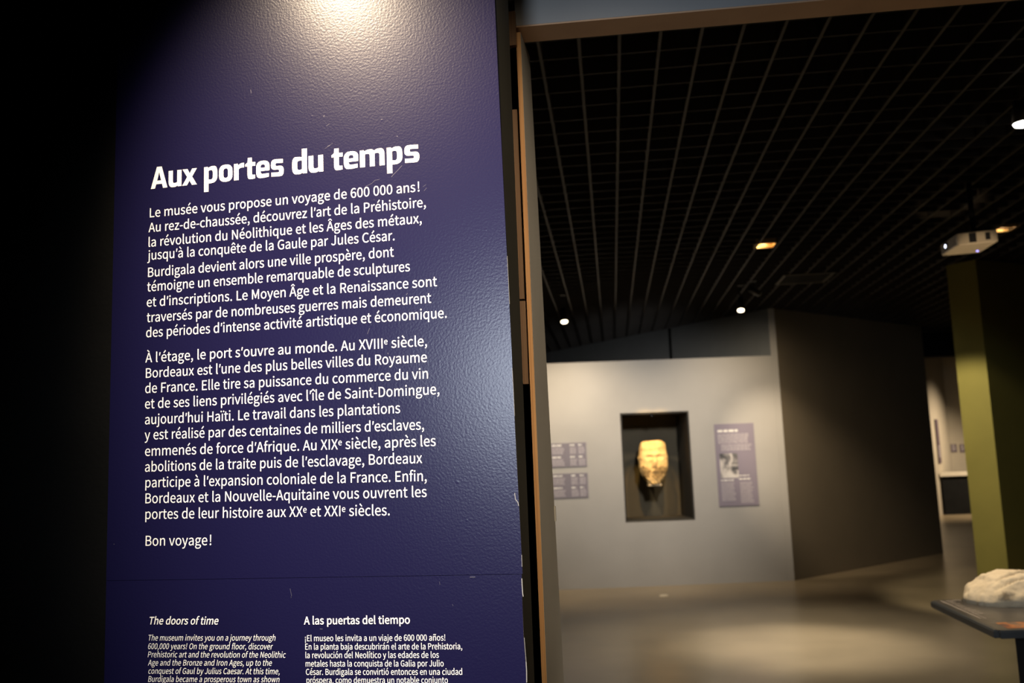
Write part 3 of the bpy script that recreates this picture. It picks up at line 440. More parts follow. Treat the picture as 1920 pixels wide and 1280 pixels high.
para1 = [
 ('Le musée vous propose un voyage de 600 000 ans~!', c1(92,495), c1(1585,350.6)),
 ('Au rez-de-chaussée, découvrez l’art de la Préhistoire,', c1(85,577), c1(1620,436)),
 ('la révolution du Néolithique et les Âges des métaux,', c1(85,658), c1(1597,525)),
 ('jusqu’à la conquête de la Gaule par Jules César.', c1(78,731), c1(1447,621)),
 ('Burdigala devient alors une ville prospère, dont', c1(82,825), c1(1443,711)),
 ('témoigne un ensemble remarquable de sculptures', c1(77,905), c1(1532,792)),
 ('et d’inscriptions. Le Moyen Âge et la Renaissance sont', c1(75,990), c1(1682,875)),
 ('traversés par de nombreuses guerres mais demeurent', c1(75,1075), c1(1650,967)),
 ('des périodes d’intense activité artistique et économique.', (274.1,632.3), (837.6,595.3))]
para2 = [
 ('À l’étage, le port s’ouvre au monde. Au XVIII^e siècle,', (272.7,679.5), (800.6,648)),
 ('Bordeaux est l’une des plus belles villes du Royaume', (273.6,708.3), (800.4,678.3)),
 ('de France. Elle tire sa puissance du commerce du vin', K2(66,345), K2(1632,263.5)),
 ('et de ses liens privilégiés avec l’île de Saint-Domingue,', K2(65,431), K2(1695,350)),
 ('aujourd’hui Haïti. Le travail dans les plantations', K2(65,518), K2(1478,455)),
 ('y est réalisé par des centaines de milliers d’esclaves,', K2(63,603), K2(1610,546)),
 ('emmenés de force d’Afrique. Au XIX^e siècle, après les', K2(65,693), K2(1675,637)),
 ('abolitions de la traite puis de l’esclavage, Bordeaux', K2(65,780), K2(1600,732)),
 ('participe à l’expansion coloniale de la France. Enfin,', K2(67,867), K2(1625,831)),
 ('Bordeaux et la Nouvelle-Aquitaine vous ouvrent les', K2(67,955), K2(1625,919)),
 ('portes de leur histoire aux XX^e et XXI^e siècles.', K2(67,1042), K2(1420,1021)),
 ('Bon voyage~!', K2(68,1190), K2(432,1186))]
LS = pan(400, 816)[1] - pan(400, 845.35)[1]
EMB = LS / 1.165
block('french_text_lettering', para1 + para2, EMB, 2)
eng = [
 ('The museum invites you on a journey through', (277.2,1200.4), (515.8,1200.6)),
 ('600,000 years! On the ground floor, discover', (277.2,1216.3), (510.8,1217)),
 ('Prehistoric art and the revolution of the Neolithic', (277.2,1231.7), (535,1232.6)),
 ('Age and the Bronze and Iron Ages, up to the', (277.5,1247.2), (509.2,1247.6)),
 ('conquest of Gaul by Julius Caesar. At this time,', (277.8,1262.6), (524.2,1263.6)),
 ('Burdigala became a prosperous town as shown', (277.8,1277.8), (523.3,1278.7))]
spa = [
 ('¡El museo les invita a un viaje de 600 000 años!', (572,1201.6), (835,1200.4)),
 ('En la planta baja descubrirán el arte de la Prehistoria,', (572.5,1217.4), (866.7,1216.7)),
 ('la revolución del Neolítico y las edades de los', (573,1233.3), (823,1232.7)),
 ('metales hasta la conquista de la Galia por Julio', (573.3,1249.2), (832,1248.8)),
 ('César. Burdigala se convirtió entonces en una ciudad', (573.8,1264.7), (866.7,1264.5)),
 ('próspera, como demuestra un notable conjunto', (575,1280.3), (840,1280.2))]
LS2 = pan(400, 1216)[1] - pan(400, 1231.6)[1]; EMS = LS2 / 1.05
block('english_text_lettering', eng, EMS, 0, 0.17)
block('spanish_text_lettering', spa, EMS, 4)
EMH = (pan(340, 1156)[1] - pan(340, 1170)[1]) / 0.733
block('english_heading_lettering', [('The doors of time', (278.7,1170), (408.5,1170.2))], EMH, 14, 0.19)
block('spanish_heading_lettering', [('A las puertas del tiempo', (570.3,1170.2), (768.5,1168.6))], EMH, 17)

# title: squarish bold letters, drawn as rounded outlines (x-height = 1)
TG = {
 'A': (1.08, [[(0,0,0),(.38,1.33,0),(.70,1.33,0),(1.08,0,0),(.79,0,0),(.725,.26,0),(.345,.26,0),(.27,0,0)], [(.405,.475,0),(.535,.99,0),(.665,.475,0)]]),
 'u': (.84, [[(0,1,0),(0,-.02,.36),(.50,-.02,.1),(.575,.06,0),(.60,0,0),(.84,0,0),(.84,1,0),(.56,1,0),(.56,.25,.06),(.28,.20,.15),(.28,1,0)]]),
 'x': (.95, [[(0,0,0),(.32,.51,0),(.02,1,0),(.34,1,0),(.49,.72,0),(.64,1,0),(.95,1,0),(.645,.51,0),(.95,0,0),(.63,0,0),(.475,.28,0),(.31,0,0)]]),
 'p': (.84, [[(0,-.52,0),(0,1,0),(.23,1,0),(.265,.93,0),(.42,1.02,.1),(.84,1.02,.40),(.84,-.02,.40),(.285,-.02,0),(.285,-.52,0)], [(.285,.22,.03),(.285,.77,.06),(.555,.80,.18),(.555,.20,.18)]]),
 'o': (.86, [[(0,1.02,.38),(.86,1.02,.38),(.86,-.02,.38),(0,-.02,.38)], [(.285,.79,.15),(.575,.79,.15),(.575,.21,.15),(.285,.21,.15)]]),
 'r': (.63, [[(0,0,0),(0,1,0),(.23,1,0),(.27,.9,0),(.42,1.02,.12),(.63,1.02,0),(.63,.74,0),(.40,.74,.1),(.29,.66,.06),(.29,0,0)]]),
 't': (.64, [[(.14,1,0),(.17,1.28,0),(.42,1.28,0),(.42,1,0),(.64,1,0),(.64,.77,0),(.42,.77,0),(.42,.22,.10),(.62,.23,0),(.62,.0,0),(.46,-.02,.05),(.14,-.02,.30),(.14,.77,0),(0,.77,0),(0,.90,0)]]),
 'e': (.84, [[(0,1.02,.38),(.84,1.02,.38),(.84,.40,.04),(.285,.40,0),(.285,.21,.14),(.80,.24,0),(.80,.02,0),(.5,-.02,.1),(0,-.02,.38)], [(.285,.595,0),(.285,.80,.13),(.565,.80,.13),(.565,.595,0)]]),
 's': (.80, [[(.75,1.0,0),(.45,1.02,.1),(.02,1.02,.30),(.02,.395,.24),(.52,.395,.08),(.52,.215,.08),(.04,.24,0),(.04,.0,0),(.40,-.02,.1),(.80,-.02,.30),(.80,.605,.24),(.30,.605,.08),(.30,.79,.08),(.75,.77,0)]]),
 'd': (.84, [[(.84,1.48,0),(.555,1.48,0),(.555,.98,0),(.4,1.02,.1),(0,1.02,.40),(0,-.02,.40),(.50,-.02,.1),(.58,.06,0),(.61,0,0),(.84,0,0)], [(.555,.25,.04),(.555,.79,.03),(.285,.79,.17),(.285,.21,.17)]]),
 'm': (1.38, [[(0,0,0),(0,1,0),(.22,1,0),(.26,.93,0),(.42,1.02,.1),(.70,1.02,.15),(.80,.92,.03),(.96,1.02,.1),(1.38,1.02,.36),(1.38,0,0),(1.10,0,0),(1.10,.78,.13),(.83,.76,.05),(.83,0,0),(.55,0,0),(.55,.78,.13),(.28,.76,.05),(.28,0,0)]]),
}
def rounded(pts, n=5):
    out = []; N = len(pts)
    for i in range(N):
        p = Vector(pts[i][:2]); r = pts[i][2]
        if r <= 0: out.append(p); continue
        a = Vector(pts[i-1][:2]) - p; b = Vector(pts[(i+1) % N][:2]) - p
        ra = min(r, a.length * 0.49 if pts[i-1][2] else a.length * 0.95); rb = min(r, b.length * 0.49 if pts[(i+1) % N][2] else b.length * 0.95)
        s, e = p + a.normalized() * ra, p + b.normalized() * rb
        for k in range(n + 1):
            t_ = k / n; w_ = 0.9     # rational quadratic: a squarish arc
            den = (1-t_)**2 + 2*w_*t_*(1-t_) + t_**2
            out.append((s * (1-t_)**2 + p * (2*w_*t_*(1-t_)) + e * t_**2) / den)
    return out
tl = [('A',92,325),('u',340,520),('x',530,733),('p',833,1015),('o',1038,1222),('r',1243,1380),('t',1395,1532),('e',1543,1722),('s',1738,1912),
      ('d',2025,2222),('u',2242,2435),('t',2545,2690),('e',2705,2892),('m',2914,3230),('p',3260,3457),('s',3480,3672)]
ta, tb = pan(283.0, 354.4), pan(786.6, 302.6)
dx, dz = tb[0]-ta[0], tb[1]-ta[1]; TL = math.hypot(dx, dz); ca, sa = dx/TL, dz/TL
k = TL / (3672 - 92.0)
XH = pan(400, 310)[1] - pan(400, 340.6)[1]
cu = new_curve(0.0)
for ch, x0, x1 in tl:
    wd, cs = TG[ch]
    for c_ in cs:
        pts = rounded(c_); sp = cu.splines.new('POLY'); sp.points.add(len(pts) - 1); sp.use_cyclic_u = True
        for q, p in zip(sp.points, pts):
            X = ((x0 - 92) + p.x / wd * (x1 - x0)) * k; Y = p.y * XH
            q.co = ((ta[0] + X*ca - Y*sa) * CS, (ta[1] + X*sa + Y*ca) * CS, 0, 1)
curve_to_mesh('title_lettering', cu, M['print'], panel, -0.0003)

# wear on the panel: hairline scratches, flecks and the chipped edge
def streak(bm, pts, wd):
    P = [pan(*q) for q in pts]
    for i in range(len(P) - 1):
        a, b = Vector(P[i]), Vector(P[i+1]); d = (b - a).normalized(); n = Vector((-d.y, d.x)) * wd * 0.5
        vs_ = [bm.verts.new((p.x, -0.0002, p.y)) for p in (a - n, b - n, b + n, a + n)]
        bm.faces.new(vs_)
bm = bmesh.new()
for pts, wd in (([(754,310),(745,320),(737,328),(734,332)],.0006), ([(686,349),(697,344),(703,338),(712,336)],.0004), ([(614,275),(619,272)],.0010), ([(609,279),(624,268)],.0003),
                ([(470,168),(471,175)],.0007), ([(606,218),(609,217)],.0010), ([(612,236),(618,232)],.0004), ([(544,1103),(547,1117)],.0007), ([(546,1117),(546,1121)],.0004),
                ([(881,1081.5),(891,1081.3)],.0012), ([(824,1090),(825,1096)],.0005), ([(600,1178.5),(605,1179)],.0012), ([(793,350),(799,346)],.0004), ([(795,358),(800,352)],.0004),
                ([(689,626),(693,615)],.0006), ([(762,553),(764,549)],.0008), ([(727,661),(728,664)],.0009), ([(651,90),(652,93)],.0008), ([(483,28),(484,31)],.0009),
                ([(213,1019.5),(215,1020)],.0010), ([(769,1163),(766,1159)],.0010), ([(744,255),(745.5,256)],.0012), ([(848,1132),(850,1136)],.0005)):
    streak(bm, pts, wd)
finish('scratch_marks', bm, M['scratch'], panel)
bm = bmesh.new()
for pts, wd in (([(978.2,1040),(978.8,1062)],.0006), ([(978.4,1084),(979,1097),(980,1112),(981,1118)],.0012), ([(983,1195),(985.4,1226),(986.6,1240)],.0006), ([(986.4,1240),(987.4,1258),(987.6,1279)],.0012), ([(965,924),(966.5,936),(971,941),(972.5,948)],.0009),
                ([(960.5,690),(963.5,748),(965,780)],.0003), ([(951,480),(955.5,570)],.0003)):
    streak(bm, pts, wd)
finish('chipped_edge', bm, M['chip'], panel)

# ------------------------------------------------------------------ doorway lining
dr = empty('door_1', P0, YP); tag(dr, 'open doorway with grey plywood lining and raw wooden edges', 'door frame', kind='structure')
JY = 0.20
zt = pan(977, 60, JY)[1]
jb = bmesh.new()
xe = 0.0095; th = 0.0085
far = lambda z: 0.300 + (2.40 - z) / 1.2 * 0.105
def jamb(bm, x0, x1, ynear, yf, z0, z1):
    hexa(bm, [(x0, ynear, z0), (x1, ynear, z0), (x1, yf(z0), z0), (x0, yf(z0), z0)], [(x0, ynear, z1), (x1, ynear, z1), (x1, yf(z1), z1), (x0, yf(z1), z1)])
jamb(jb, xe - 0.0085, xe - 0.0004, JY, far, 0.0, zt)
j = finish('jamb_board', jb, M['ply'], dr)
jb = bmesh.new(); jamb(jb, xe - 0.0004, xe, JY + 0.0003, far, 0.0, zt - 0.0005)
jp = finish('jamb_face', jb, M['jamb_paint'], j); jp['label'] = 'grey painted inner face'
zl = pan(1037, 975, JY + 0.19)
lp = box('latch_plate', M['latch'], j, xe, xe + 0.0022, far(1.49) - 0.006, far(1.49) + 0.001, pan(1037, 976, 0.39)[1], pan(1036, 948, 0.39)[1]); lp['label'] = 'pale metal latch plate'
# spacers seen in the gap behind the wooden edge
def strip(name, pxa, pxb, pya, pyb, y0, y1, m):
    ym = (pya + pyb) / 2
    return box(name, m, dr, pan(pxa, ym, y0)[0], pan(pxb, ym, y0)[0], y0, y1, pan(pxa, pyb, y0)[1], pan(pxa, pya, y0)[1])
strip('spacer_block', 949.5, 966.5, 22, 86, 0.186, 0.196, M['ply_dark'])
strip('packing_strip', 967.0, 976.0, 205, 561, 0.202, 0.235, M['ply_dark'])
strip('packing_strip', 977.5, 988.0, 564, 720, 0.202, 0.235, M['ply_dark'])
box('backing_board', M['return_paint'], dr, -0.20, -0.0005, 0.24, 0.26, 0.0, 2.37)
# lintel
zL = pan(965, 48.5, JY)[1]
ln = empty('trim_2', P0 + PN * JY + Vector((0, 0, 0)), YR); tag(ln, kind='structure')
box('lintel_board', M['lintel'], ln, 0.0005, 2.6, 0, 0.062, zL, 3.3)
box('lintel_soffit', M['lintel_under'], ln, 0.0, 2.6, 0.0005, 0.0625, zL - 0.003, zL)

# ------------------------------------------------------------------ niche with the carved stone
ni = empty('display_niche', WB + BU * NX0 + Vector((0, 0, NZ0)), YB)
tag(ni, 'black lined display niche in the grey back wall', 'display case')
NW, NH, ND = NX1 - NX0, NZ1 - NZ0, 0.80
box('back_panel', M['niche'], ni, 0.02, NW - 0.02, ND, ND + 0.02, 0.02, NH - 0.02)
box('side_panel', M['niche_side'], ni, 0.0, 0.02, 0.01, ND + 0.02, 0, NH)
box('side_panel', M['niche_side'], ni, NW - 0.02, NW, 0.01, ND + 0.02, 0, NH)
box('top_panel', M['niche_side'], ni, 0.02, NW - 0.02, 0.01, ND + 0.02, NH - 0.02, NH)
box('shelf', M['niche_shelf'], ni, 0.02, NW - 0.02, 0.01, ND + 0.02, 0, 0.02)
hc = on_plane(1225, 868, WB + BN * 0.36, BN)
hx = (hc - WB).dot(BU) - NX0; hz = hc.z - NZ0
bm = bmesh.new(); bx(bm, hx - 0.085, hx + 0.085, 0.30, 0.44, hz - 0.295, hz - 0.267); bx(bm, hx - 0.03, hx + 0.03, 0.40, 0.80, hz - 0.293, hz - 0.272)
bevel(bm, 0.003, 1)
bk = finish('bracket', bm, M['bracket'], ni); bk['label'] = 'pale bracket under the stone'
bm = bmesh.new(); cyl(bm, (NW * 0.48, 0.12, NH - 0.035), 0.028, 0.022, 0.03)
finish('lamp', bm, M['fixture'], ni)

def smooth(a, b, x):
    t_ = max(0.0, min(1.0, (x - a) / (b - a))); return t_ * t_ * (3 - 2 * t_)
def gauss(x, y, cx, cy, sx, sy): return math.exp(-((x - cx) / sx) ** 2 - ((y - cy) / sy) ** 2)
# carved head: silhouette half-widths per height (head units: z from -0.27 to 0.29)
prof = [(-0.267, .080), (-0.24, .098), (-0.20, .128), (-0.15, .158), (-0.10, .175), (-0.04, .183), (0.03, .187), (0.07, .190), (0.12, .180), (0.17, .174), (0.22, .170), (0.265, .158), (0.288, .125)]
def half(z):
    for (z0, a), (z1, b) in zip(prof, prof[1:]):
        if z0 <= z <= z1: return a + (b - a) * smooth(0, 1, (z - z0) / (z1 - z0))
    return prof[0][1] if z < prof[0][0] else prof[-1][1]
bm = bmesh.new(); NZ, NA = 64, 72; rows = []
for iz in range(NZ + 1):
    z = -0.267 + 0.555 * iz / NZ; hw = half(z); row = []
    for ia in range(NA):
        a = 2 * math.pi * ia / NA; ca_, sa_ = math.cos(a), math.sin(a)
        ex = 2.6
        rr = (abs(ca_) ** ex + abs(sa_) ** ex) ** (-1 / ex)
        x = hw * rr * ca_; dpt = 0.145 * (0.55 + 0.45 * hw / .19); y = dpt * rr * sa_
        if y < 0:       # the carved face
            f = smooth(0, 0.6, -sa_)
            b = 0.0
            b -= 0.040 * gauss(x, z, 0.0, 0.02, .026, .075)          # nose
            b -= 0.018 * gauss(x, z, 0.0, 0.115, .15, .022)          # brow
            b += 0.030 * gauss(x, z, -.070, 0.075, .038, .022) + 0.030 * gauss(x, z, .070, 0.075, .038, .022)   # eye sockets
            b -= 0.012 * gauss(x, z, -.070, 0.070, .022, .012) + 0.012 * gauss(x, z, .070, 0.070, .022, .012)
            b += 0.010 * gauss(x, z, 0.0, -0.075, .040, .010)        # mouth
            b -= 0.008 * gauss(x, z, 0.0, -0.10, .05, .018)
            b += 0.006 * gauss(x, z, -.115, -0.12, .03, .07) + 0.016 * gauss(x, z, .02, -0.155, .05, .04)
            b -= 0.012 * math.sin(x * 130 + 6 * math.sin(z * 30)) * smooth(-.09, -.2, z) # beard strands
            b -= 0.010 * abs(math.sin(x * 75)) * smooth(.17, .2, z)          # hair locks
            y += b * f
        nz = noise.noise(Vector((x, y, z)) * 14) * 0.009 + noise.noise(Vector((x, y, z)) * 40) * 0.004
        n2 = Vector((ca_, sa_, 0))
        row.append(bm.verts.new((x + n2.x * nz, y + n2.y * nz, z + noise.noise(Vector((x * 9, y * 9, 3))) * 0.012 * smooth(.2, .28, z))))
    rows.append(row)
for r0, r1 in zip(rows, rows[1:]):
    for i in range(NA): bm.faces.new((r0[i], r0[(i+1) % NA], r1[(i+1) % NA], r1[i]))
bm.faces.new(rows[0][::-1])
cz = bm.verts.new((0.0, 0.0, 0.295))
for i in range(NA): bm.faces.new((rows[-1][i], rows[-1][(i+1) % NA], cz))
hd = finish('carved_sculpture', bm, M['head'], smooth=True)
hd.location = WB + BU * (NX0 + hx) + BN * 0.37 + Vector((0, 0, NZ0 + hz)); hd.rotation_euler = (0, 0, YB)
tag(hd, 'pale carved stone head with weathered face in the black niche', 'sculpture')

# ------------------------------------------------------------------ wall panels (text too small to read: rows of printed lines)
def board(name, parent, m, dims, rows, extra=None):
    """a printed board: the plate and its printed rows are one mesh with one material slot each"""
    bm = bmesh.new(); bx(bm, *dims)
    n0 = len(bm.faces); idx = [0] * n0
    for k_, args in rows:
        rows_text(bm, *args); idx += [k_] * (len(bm.faces) - len(idx))
    me = bpy.data.meshes.new(name); bm.to_mesh(me); bm.free()
    for mm in (m, M['mauve_text'], M['mauve_title']): me.materials.append(mm)
    for p, k_ in zip(me.polygons, idx): p.material_index = k_
    o = bpy.data.objects.new(name, me); C.objects.link(o); o.parent = parent
    return o
def rows_text(bm, x0, x1, z0, z1, pitch, y, seed, ragged=0.25, fill=0.55):
    rnd = random.Random(seed); z = z1
    while z - pitch * fill >= z0:
        xe_ = x1 - (x1 - x0) * rnd.random() * ragged; x = x0
        while x < xe_:
            wl_ = pitch * rnd.uniform(0.8, 2.6); e_ = min(x + wl_, xe_)
            v = [bm.verts.new(p) for p in ((x, y, z - pitch * fill), (e_, y, z - pitch * fill), (e_, y, z), (x, y, z))]
            bm.faces.new(v); x = e_ + pitch * 0.35
        z -= pitch
def bu(px, py): p = on_plane(px, py, WB, BN); return (p - WB).dot(BU), p.z
x0 = bu(1343, 870)[0]; x1 = bu(1417.5, 870)[0]; z1 = bu(1375, 794)[1]; z0 = bu(1385, 948)[1]
tp = empty('text_panel', WB + BU * x0 - BN * 0.0135 + Vector((0, 0, z0)), YB)
tag(tp, 'mauve text panel with a small photograph, right of the black niche', 'panel')
W_, H_ = x1 - x0, z1 - z0
board('board', tp, M['mauve'], (0, W_, 0, 0.012, 0, H_), [
    (2, (.04, .30, H_ - .115, H_ - .075, .036, -.001, 3, 0, .8)),
    (1, (.04, W_ - .035, H_ - .25, H_ - .13, .021, -.001, 5, .15)), (1, (.075, W_ - .03, H_ - .36, H_ - .265, .021, -.001, 8, .12)),
    (1, (.045, .225, .06, .30, .017, -.001, 11, .18)), (1, (.285, W_ - .055, .035, .30, .017, -.001, 12, .25)),
    (2, (.045, .225, .305, .335, .026, -.001, 15, .1, .6)), (2, (.275, W_ - .075, .315, .345, .026, -.001, 16, .1, .6)), (2, (.275, W_ - .085, .362, .385, .02, -.001, 17, .1, .5))])
ph = box('photograph', M['photo'], tp, .045, .275, -.003, 0, .355, .665); ph['label'] = 'small black and white photograph'

def timeline(px_r, py_t, py_b, label, seed):
    xr = bu(px_r, (py_t + py_b) / 2)[0]; zt_ = bu(px_r, py_t)[1]; zb_ = bu(px_r, py_b)[1]; Wd = 0.80; Ht = zt_ - zb_
    e_ = empty('timeline_panel', WB + BU * (xr - Wd) - BN * 0.0115 + Vector((0, 0, zb_)), YB)
    tag(e_, label, 'panel', 'text panels left of the niche')
    rows = []
    for k_ in range(2):
        zz = Ht - 0.02 - k_ * Ht * 0.49
        for xa, xb in ((.06, .24), (.36, .52), (.59, .68), (.70, .78)):
            rows.append((2, (xa, xb - .03, zz - .03, zz, .024, -.001, seed + k_ + int(xa * 100), .2, .7)))
            rows.append((1, (xa, xb, zz - .13, zz - .035, .018, -.001, seed + k_ + int(xa * 90), .2)))
    board('board', e_, M['mauve2'], (0, Wd, 0, 0.01, 0, Ht), rows)
timeline(1099.5, 829, 874, 'mauve text panel left of the niche, upper one of the pair', 31)
timeline(1102.5, 886, 932, 'mauve text panel left of the niche, lower one of the pair', 47)

# pale floor plate
fp = on_plane(1245, 1117, (0, 0, 0), Vector((0, 0, 1)))
bm = bmesh.new(); cyl(bm, (0, 0, 0.006), 0.058, 0.05, 0.012, 28); o = finish('floor_disc', bm, M['cream']); o.location = (fp.x, fp.y, 0)
tag(o, 'small cream disc lying on the floor below the niche', 'floor disc')

# ------------------------------------------------------------------ luminaires
def spotlight(loc, aim, r, label, lens_mat, group=None, length=0.16, stem_top=H + 0.05):
    e_ = empty('spotlight', loc); tag(e_, label, 'spotlight', group)
    d = Vector(aim).normalized(); rot = d.to_track_quat('Z', 'Y').to_matrix().to_4x4()
    bm = bmesh.new(); cyl(bm, (0, 0, -length / 2), r * 0.78, r * 1.04, length, 28)
    bmesh.ops.transform(bm, matrix=rot, verts=bm.verts[:]); finish('housing', bm, M['fixture'], e_, True)
    bm = bmesh.new(); cyl(bm, (0, 0, 0.004), r * 0.94, r * 0.86, 0.012, 28)
    bmesh.ops.transform(bm, matrix=rot, verts=bm.verts[:]); finish('lens', bm, lens_mat, e_)
    b_ = -d * length * 0.6
    bm = bmesh.new(); top = stem_top - loc[2]; cyl(bm, (b_.x, b_.y, (b_.z + top) / 2), 0.009, 0.009, top - b_.z, 12)
    bx(bm, b_.x - .03, b_.x + .03, b_.y - .09, b_.y + .09, top - 0.03, top)
    finish('stem', bm, M['fixture'], e_)
    return e_
spotlight((0.614, 10.4, 3.2), (0.05, -0.35, -1), 0.042, 'small lit spotlight near the doorway side of the back wall', M['lamp_on'], 'spotlights in front of the back wall')
spotlight((2.613, 10.2, 3.225), (-0.1, -0.35, -1), 0.040, 'small lit spotlight above the mauve panel with the photograph', M['lamp_on'], 'spotlights in front of the back wall')
spotlight((2.895, 4.85, 3.362), (0.0, 0.06, -1), 0.068, 'large bright white spotlight cut by the right frame edge', M['lamp_white'])
spotlight((2.78, 10.0, 3.372), (0.9, 0.35, -0.35), 0.035, 'unlit grey spotlight over the back wall corner', M['lamp_off'], length=0.13)

def recessed(px, py, label, ww, dd):
    c_ = on_plane(px, py, (0, 0, H), Vector((0, 0, 1)))
    e_ = empty('recessed_light', (c_.x, c_.y, H), YR); tag(e_, label, 'ceiling light', 'square lights in the ceiling grid')
    bm = bmesh.new(); t_ = 0.006
    for a in ((-ww, -ww + t_, -dd, dd), (ww - t_, ww, -dd, dd), (-ww, ww, -dd, -dd + t_), (-ww, ww, dd - t_, dd)): bx(bm, *a, 0.0, 0.10)
    bx(bm, -ww, ww, -dd, dd, 0.10, 0.106)
    h_ = finish('housing', bm, M['reflector'], e_)
    bm = bmesh.new(); cyl(bm, (0.0, 0.03, 0.055), 0.035, 0.045, 0.05, 20); finish('bulb', bm, M['bulb'], e_)
    d = bpy.data.lights.new('bulb_glow', 'POINT'); d.energy = 1.6; d.color = WARM2; d.shadow_soft_size = 0.02
    l_ = bpy.data.objects.new('bulb_glow', d); C.objects.link(l_); l_.parent = e_; l_.location = (-0.03, -0.02, 0.05)
    return c_
recessed(1434, 460.5, 'glowing square ceiling light left of the projector', 0.088, 0.093)
recessed(1886, 430, 'glowing square ceiling light directly behind the projector', 0.088, 0.093)
# vent in the grid
c_ = on_plane(1508, 521, (0, 0, H), Vector((0, 0, 1)))
e_ = empty('ceiling_vent', (c_.x, c_.y, H), YR); tag(e_, 'dark square vent in the ceiling grid above the back wall corner', 'vent')
bm = bmesh.new()
for a in ((-.27, .27, -.27, -.24), (-.27, .27, .24, .27), (-.27, -.24, -.24, .24), (.24, .27, -.24, .24)): bx(bm, *a, -0.012, 0.0)
finish('frame', bm, M['vent'], e_)
bm = bmesh.new()
for i in range(9): bx(bm, -.24, .24, -.23 + i * .054, -.215 + i * .054, -0.008, 0.0)
finish('slat_panel', bm, M['vent_dark'], e_)

# ------------------------------------------------------------------ projector
ZP = 3.0
b_ = on_plane(1797, 460, (0, 0, ZP), Vector((0, 0, 1))); a_ = on_plane(1766, 480, (0, 0, ZP), Vector((0, 0, 1))); c_ = on_plane(1872, 452, (0, 0, ZP), Vector((0, 0, 1)))
ex = (c_ - b_).normalized(); LX = (c_ - b_).length; LY = 0.345
pr = empty('projector', (b_.x, b_.y, ZP), math.atan2(ex.y, ex.x)); tag(pr, 'white projector hanging from the dark ceiling', 'projector')
d_ = on_plane(1838, 473.5, (0, 0, ZP), Vector((0, 0, 1))); ey = Vector((-ex.y, ex.x, 0))
lo_ = [((q - b_).dot(ex), (q - b_).dot(ey)) for q in (b_, c_, d_, a_)]
bm = bmesh.new(); hexa(bm, [(x, y, 0) for x, y in lo_], [(x, y, .085) for x, y in lo_]); bevel(bm, 0.006)
pb = finish('body', bm, M['proj'], pr)
bm = bmesh.new()
bx(bm, .072, .118, -.0015, 0, .012, .078)
for i in range(5): bx(bm, .075, .115, -.004, -.001, .018 + i * .012, .024 + i * .012)
finish('vent', bm, M['fixture'], pb)
box('socket', M['fixture'], pb, .175, .205, -.003, 0, .02, .07)
fa, fb = Vector((*lo_[0], 0)), Vector((*lo_[3], 0)); fdir = (fb - fa).normalized(); fn_ = Vector((-fdir.y, fdir.x, 0))
fc = lambda s_, o_, z: tuple(fa + (fb - fa) * s_ + fn_ * o_ + Vector((0, 0, z)))
bm = bmesh.new(); hexa(bm, [fc(.04, 0, .008), fc(.96, 0, .008), fc(.96, .006, .008), fc(.04, .006, .008)], [fc(.04, 0, .079), fc(.96, 0, .079), fc(.96, .006, .079), fc(.04, .006, .079)])
finish('front_panel', bm, M['proj_front'], pr)
rotf = Matrix.Rotation(math.atan2(fn_.y, fn_.x), 4, 'Z')
def on_front(name, r0, r1, h, off, m):
    bm = bmesh.new(); cyl(bm, (0, 0, 0), r0, r1, h, 24, 'X')
    bmesh.ops.transform(bm, matrix=Matrix.Translation(Vector(fc(.60, off, .043))) @ rotf, verts=bm.verts[:]); return finish(name, bm, m, pr)
on_front('lens_ring', 0.027, 0.025, 0.012, 0.010, M['fixture'])
o = on_front('lens', 0.013, 0.013, 0.004, 0.016, M['lens']); o['label'] = 'glowing lens'
bm = bmesh.new(); cyl(bm, (.150, .270, -.002), 0.007, 0.007, 0.004, 16); o = finish('indicator_light', bm, M['led'], pr); o['label'] = 'small blue indicator light'
bm = bmesh.new(); cyl(bm, (LX / 2, LY / 2, .085 + (H + .2 - ZP - .085) / 2), 0.018, 0.018, H + .2 - ZP - .085, 16); bx(bm, LX/2 - .05, LX/2 + .05, LY/2 - .05, LY/2 + .05, .085, .1)
finish('mount', bm, M['black'], pr)

# ------------------------------------------------------------------ display table with the stone relief
TZ = 0.95
bl = on_plane(1742, 1125, (0, 0, TZ), Vector((0, 0, 1))); fl = on_plane(1866, 1183, (0, 0, TZ), Vector((0, 0, 1)))
fd = Vector((0.998, 0.0, 0)).normalized()
fr = fl + fd * 1.25; br = bl + fd * 1.20
tbl = empty('display_table', (fl.x, fl.y, 0)); tag(tbl, 'dark topped display table holding the carved stone fragment', 'table')
rel = lambda v: (v.x - fl.x, v.y - fl.y)
def quad(u, v):    # point of the table top, u to the right, v to the back
    return (fl * (1-u) * (1-v) + fr * u * (1-v) + br * u * v + bl * (1-u) * v)
bm = bmesh.new(); prism(bm, [rel(fl), rel(fr), rel(br), rel(bl)], TZ - 0.028, TZ)
bmesh.ops.bevel(bm, geom=[e for e in bm.edges if abs(e.verts[0].co.z - e.verts[1].co.z) > .02], offset=0.018, segments=4, affect='EDGES')
bmesh.ops.bevel(bm, geom=[e for e in bm.edges if abs(e.verts[0].co.z - e.verts[1].co.z) < .001], offset=0.004, segments=2, affect='EDGES')
finish('tabletop', bm, M['tabletop'], tbl)
bm = bmesh.new()
p = [rel(Vector(q)) for q in ((1.800, 3.45), (2.80, 3.45), (2.80, 3.80), (1.985, 3.80))]
prism(bm, p, 0.0, TZ - 0.028); finish('pedestal', bm, M['black_satin'], tbl)
def flatq(bm, u0, u1, v0, v1, dz=0.0006):
    vs_ = []
    for u, v in ((u0, v0), (u1, v0), (u1, v1), (u0, v1)):
        q = quad(u, v); vs_.append(bm.verts.new((q.x - fl.x, q.y - fl.y, TZ + dz)))
    bm.faces.new(vs_)
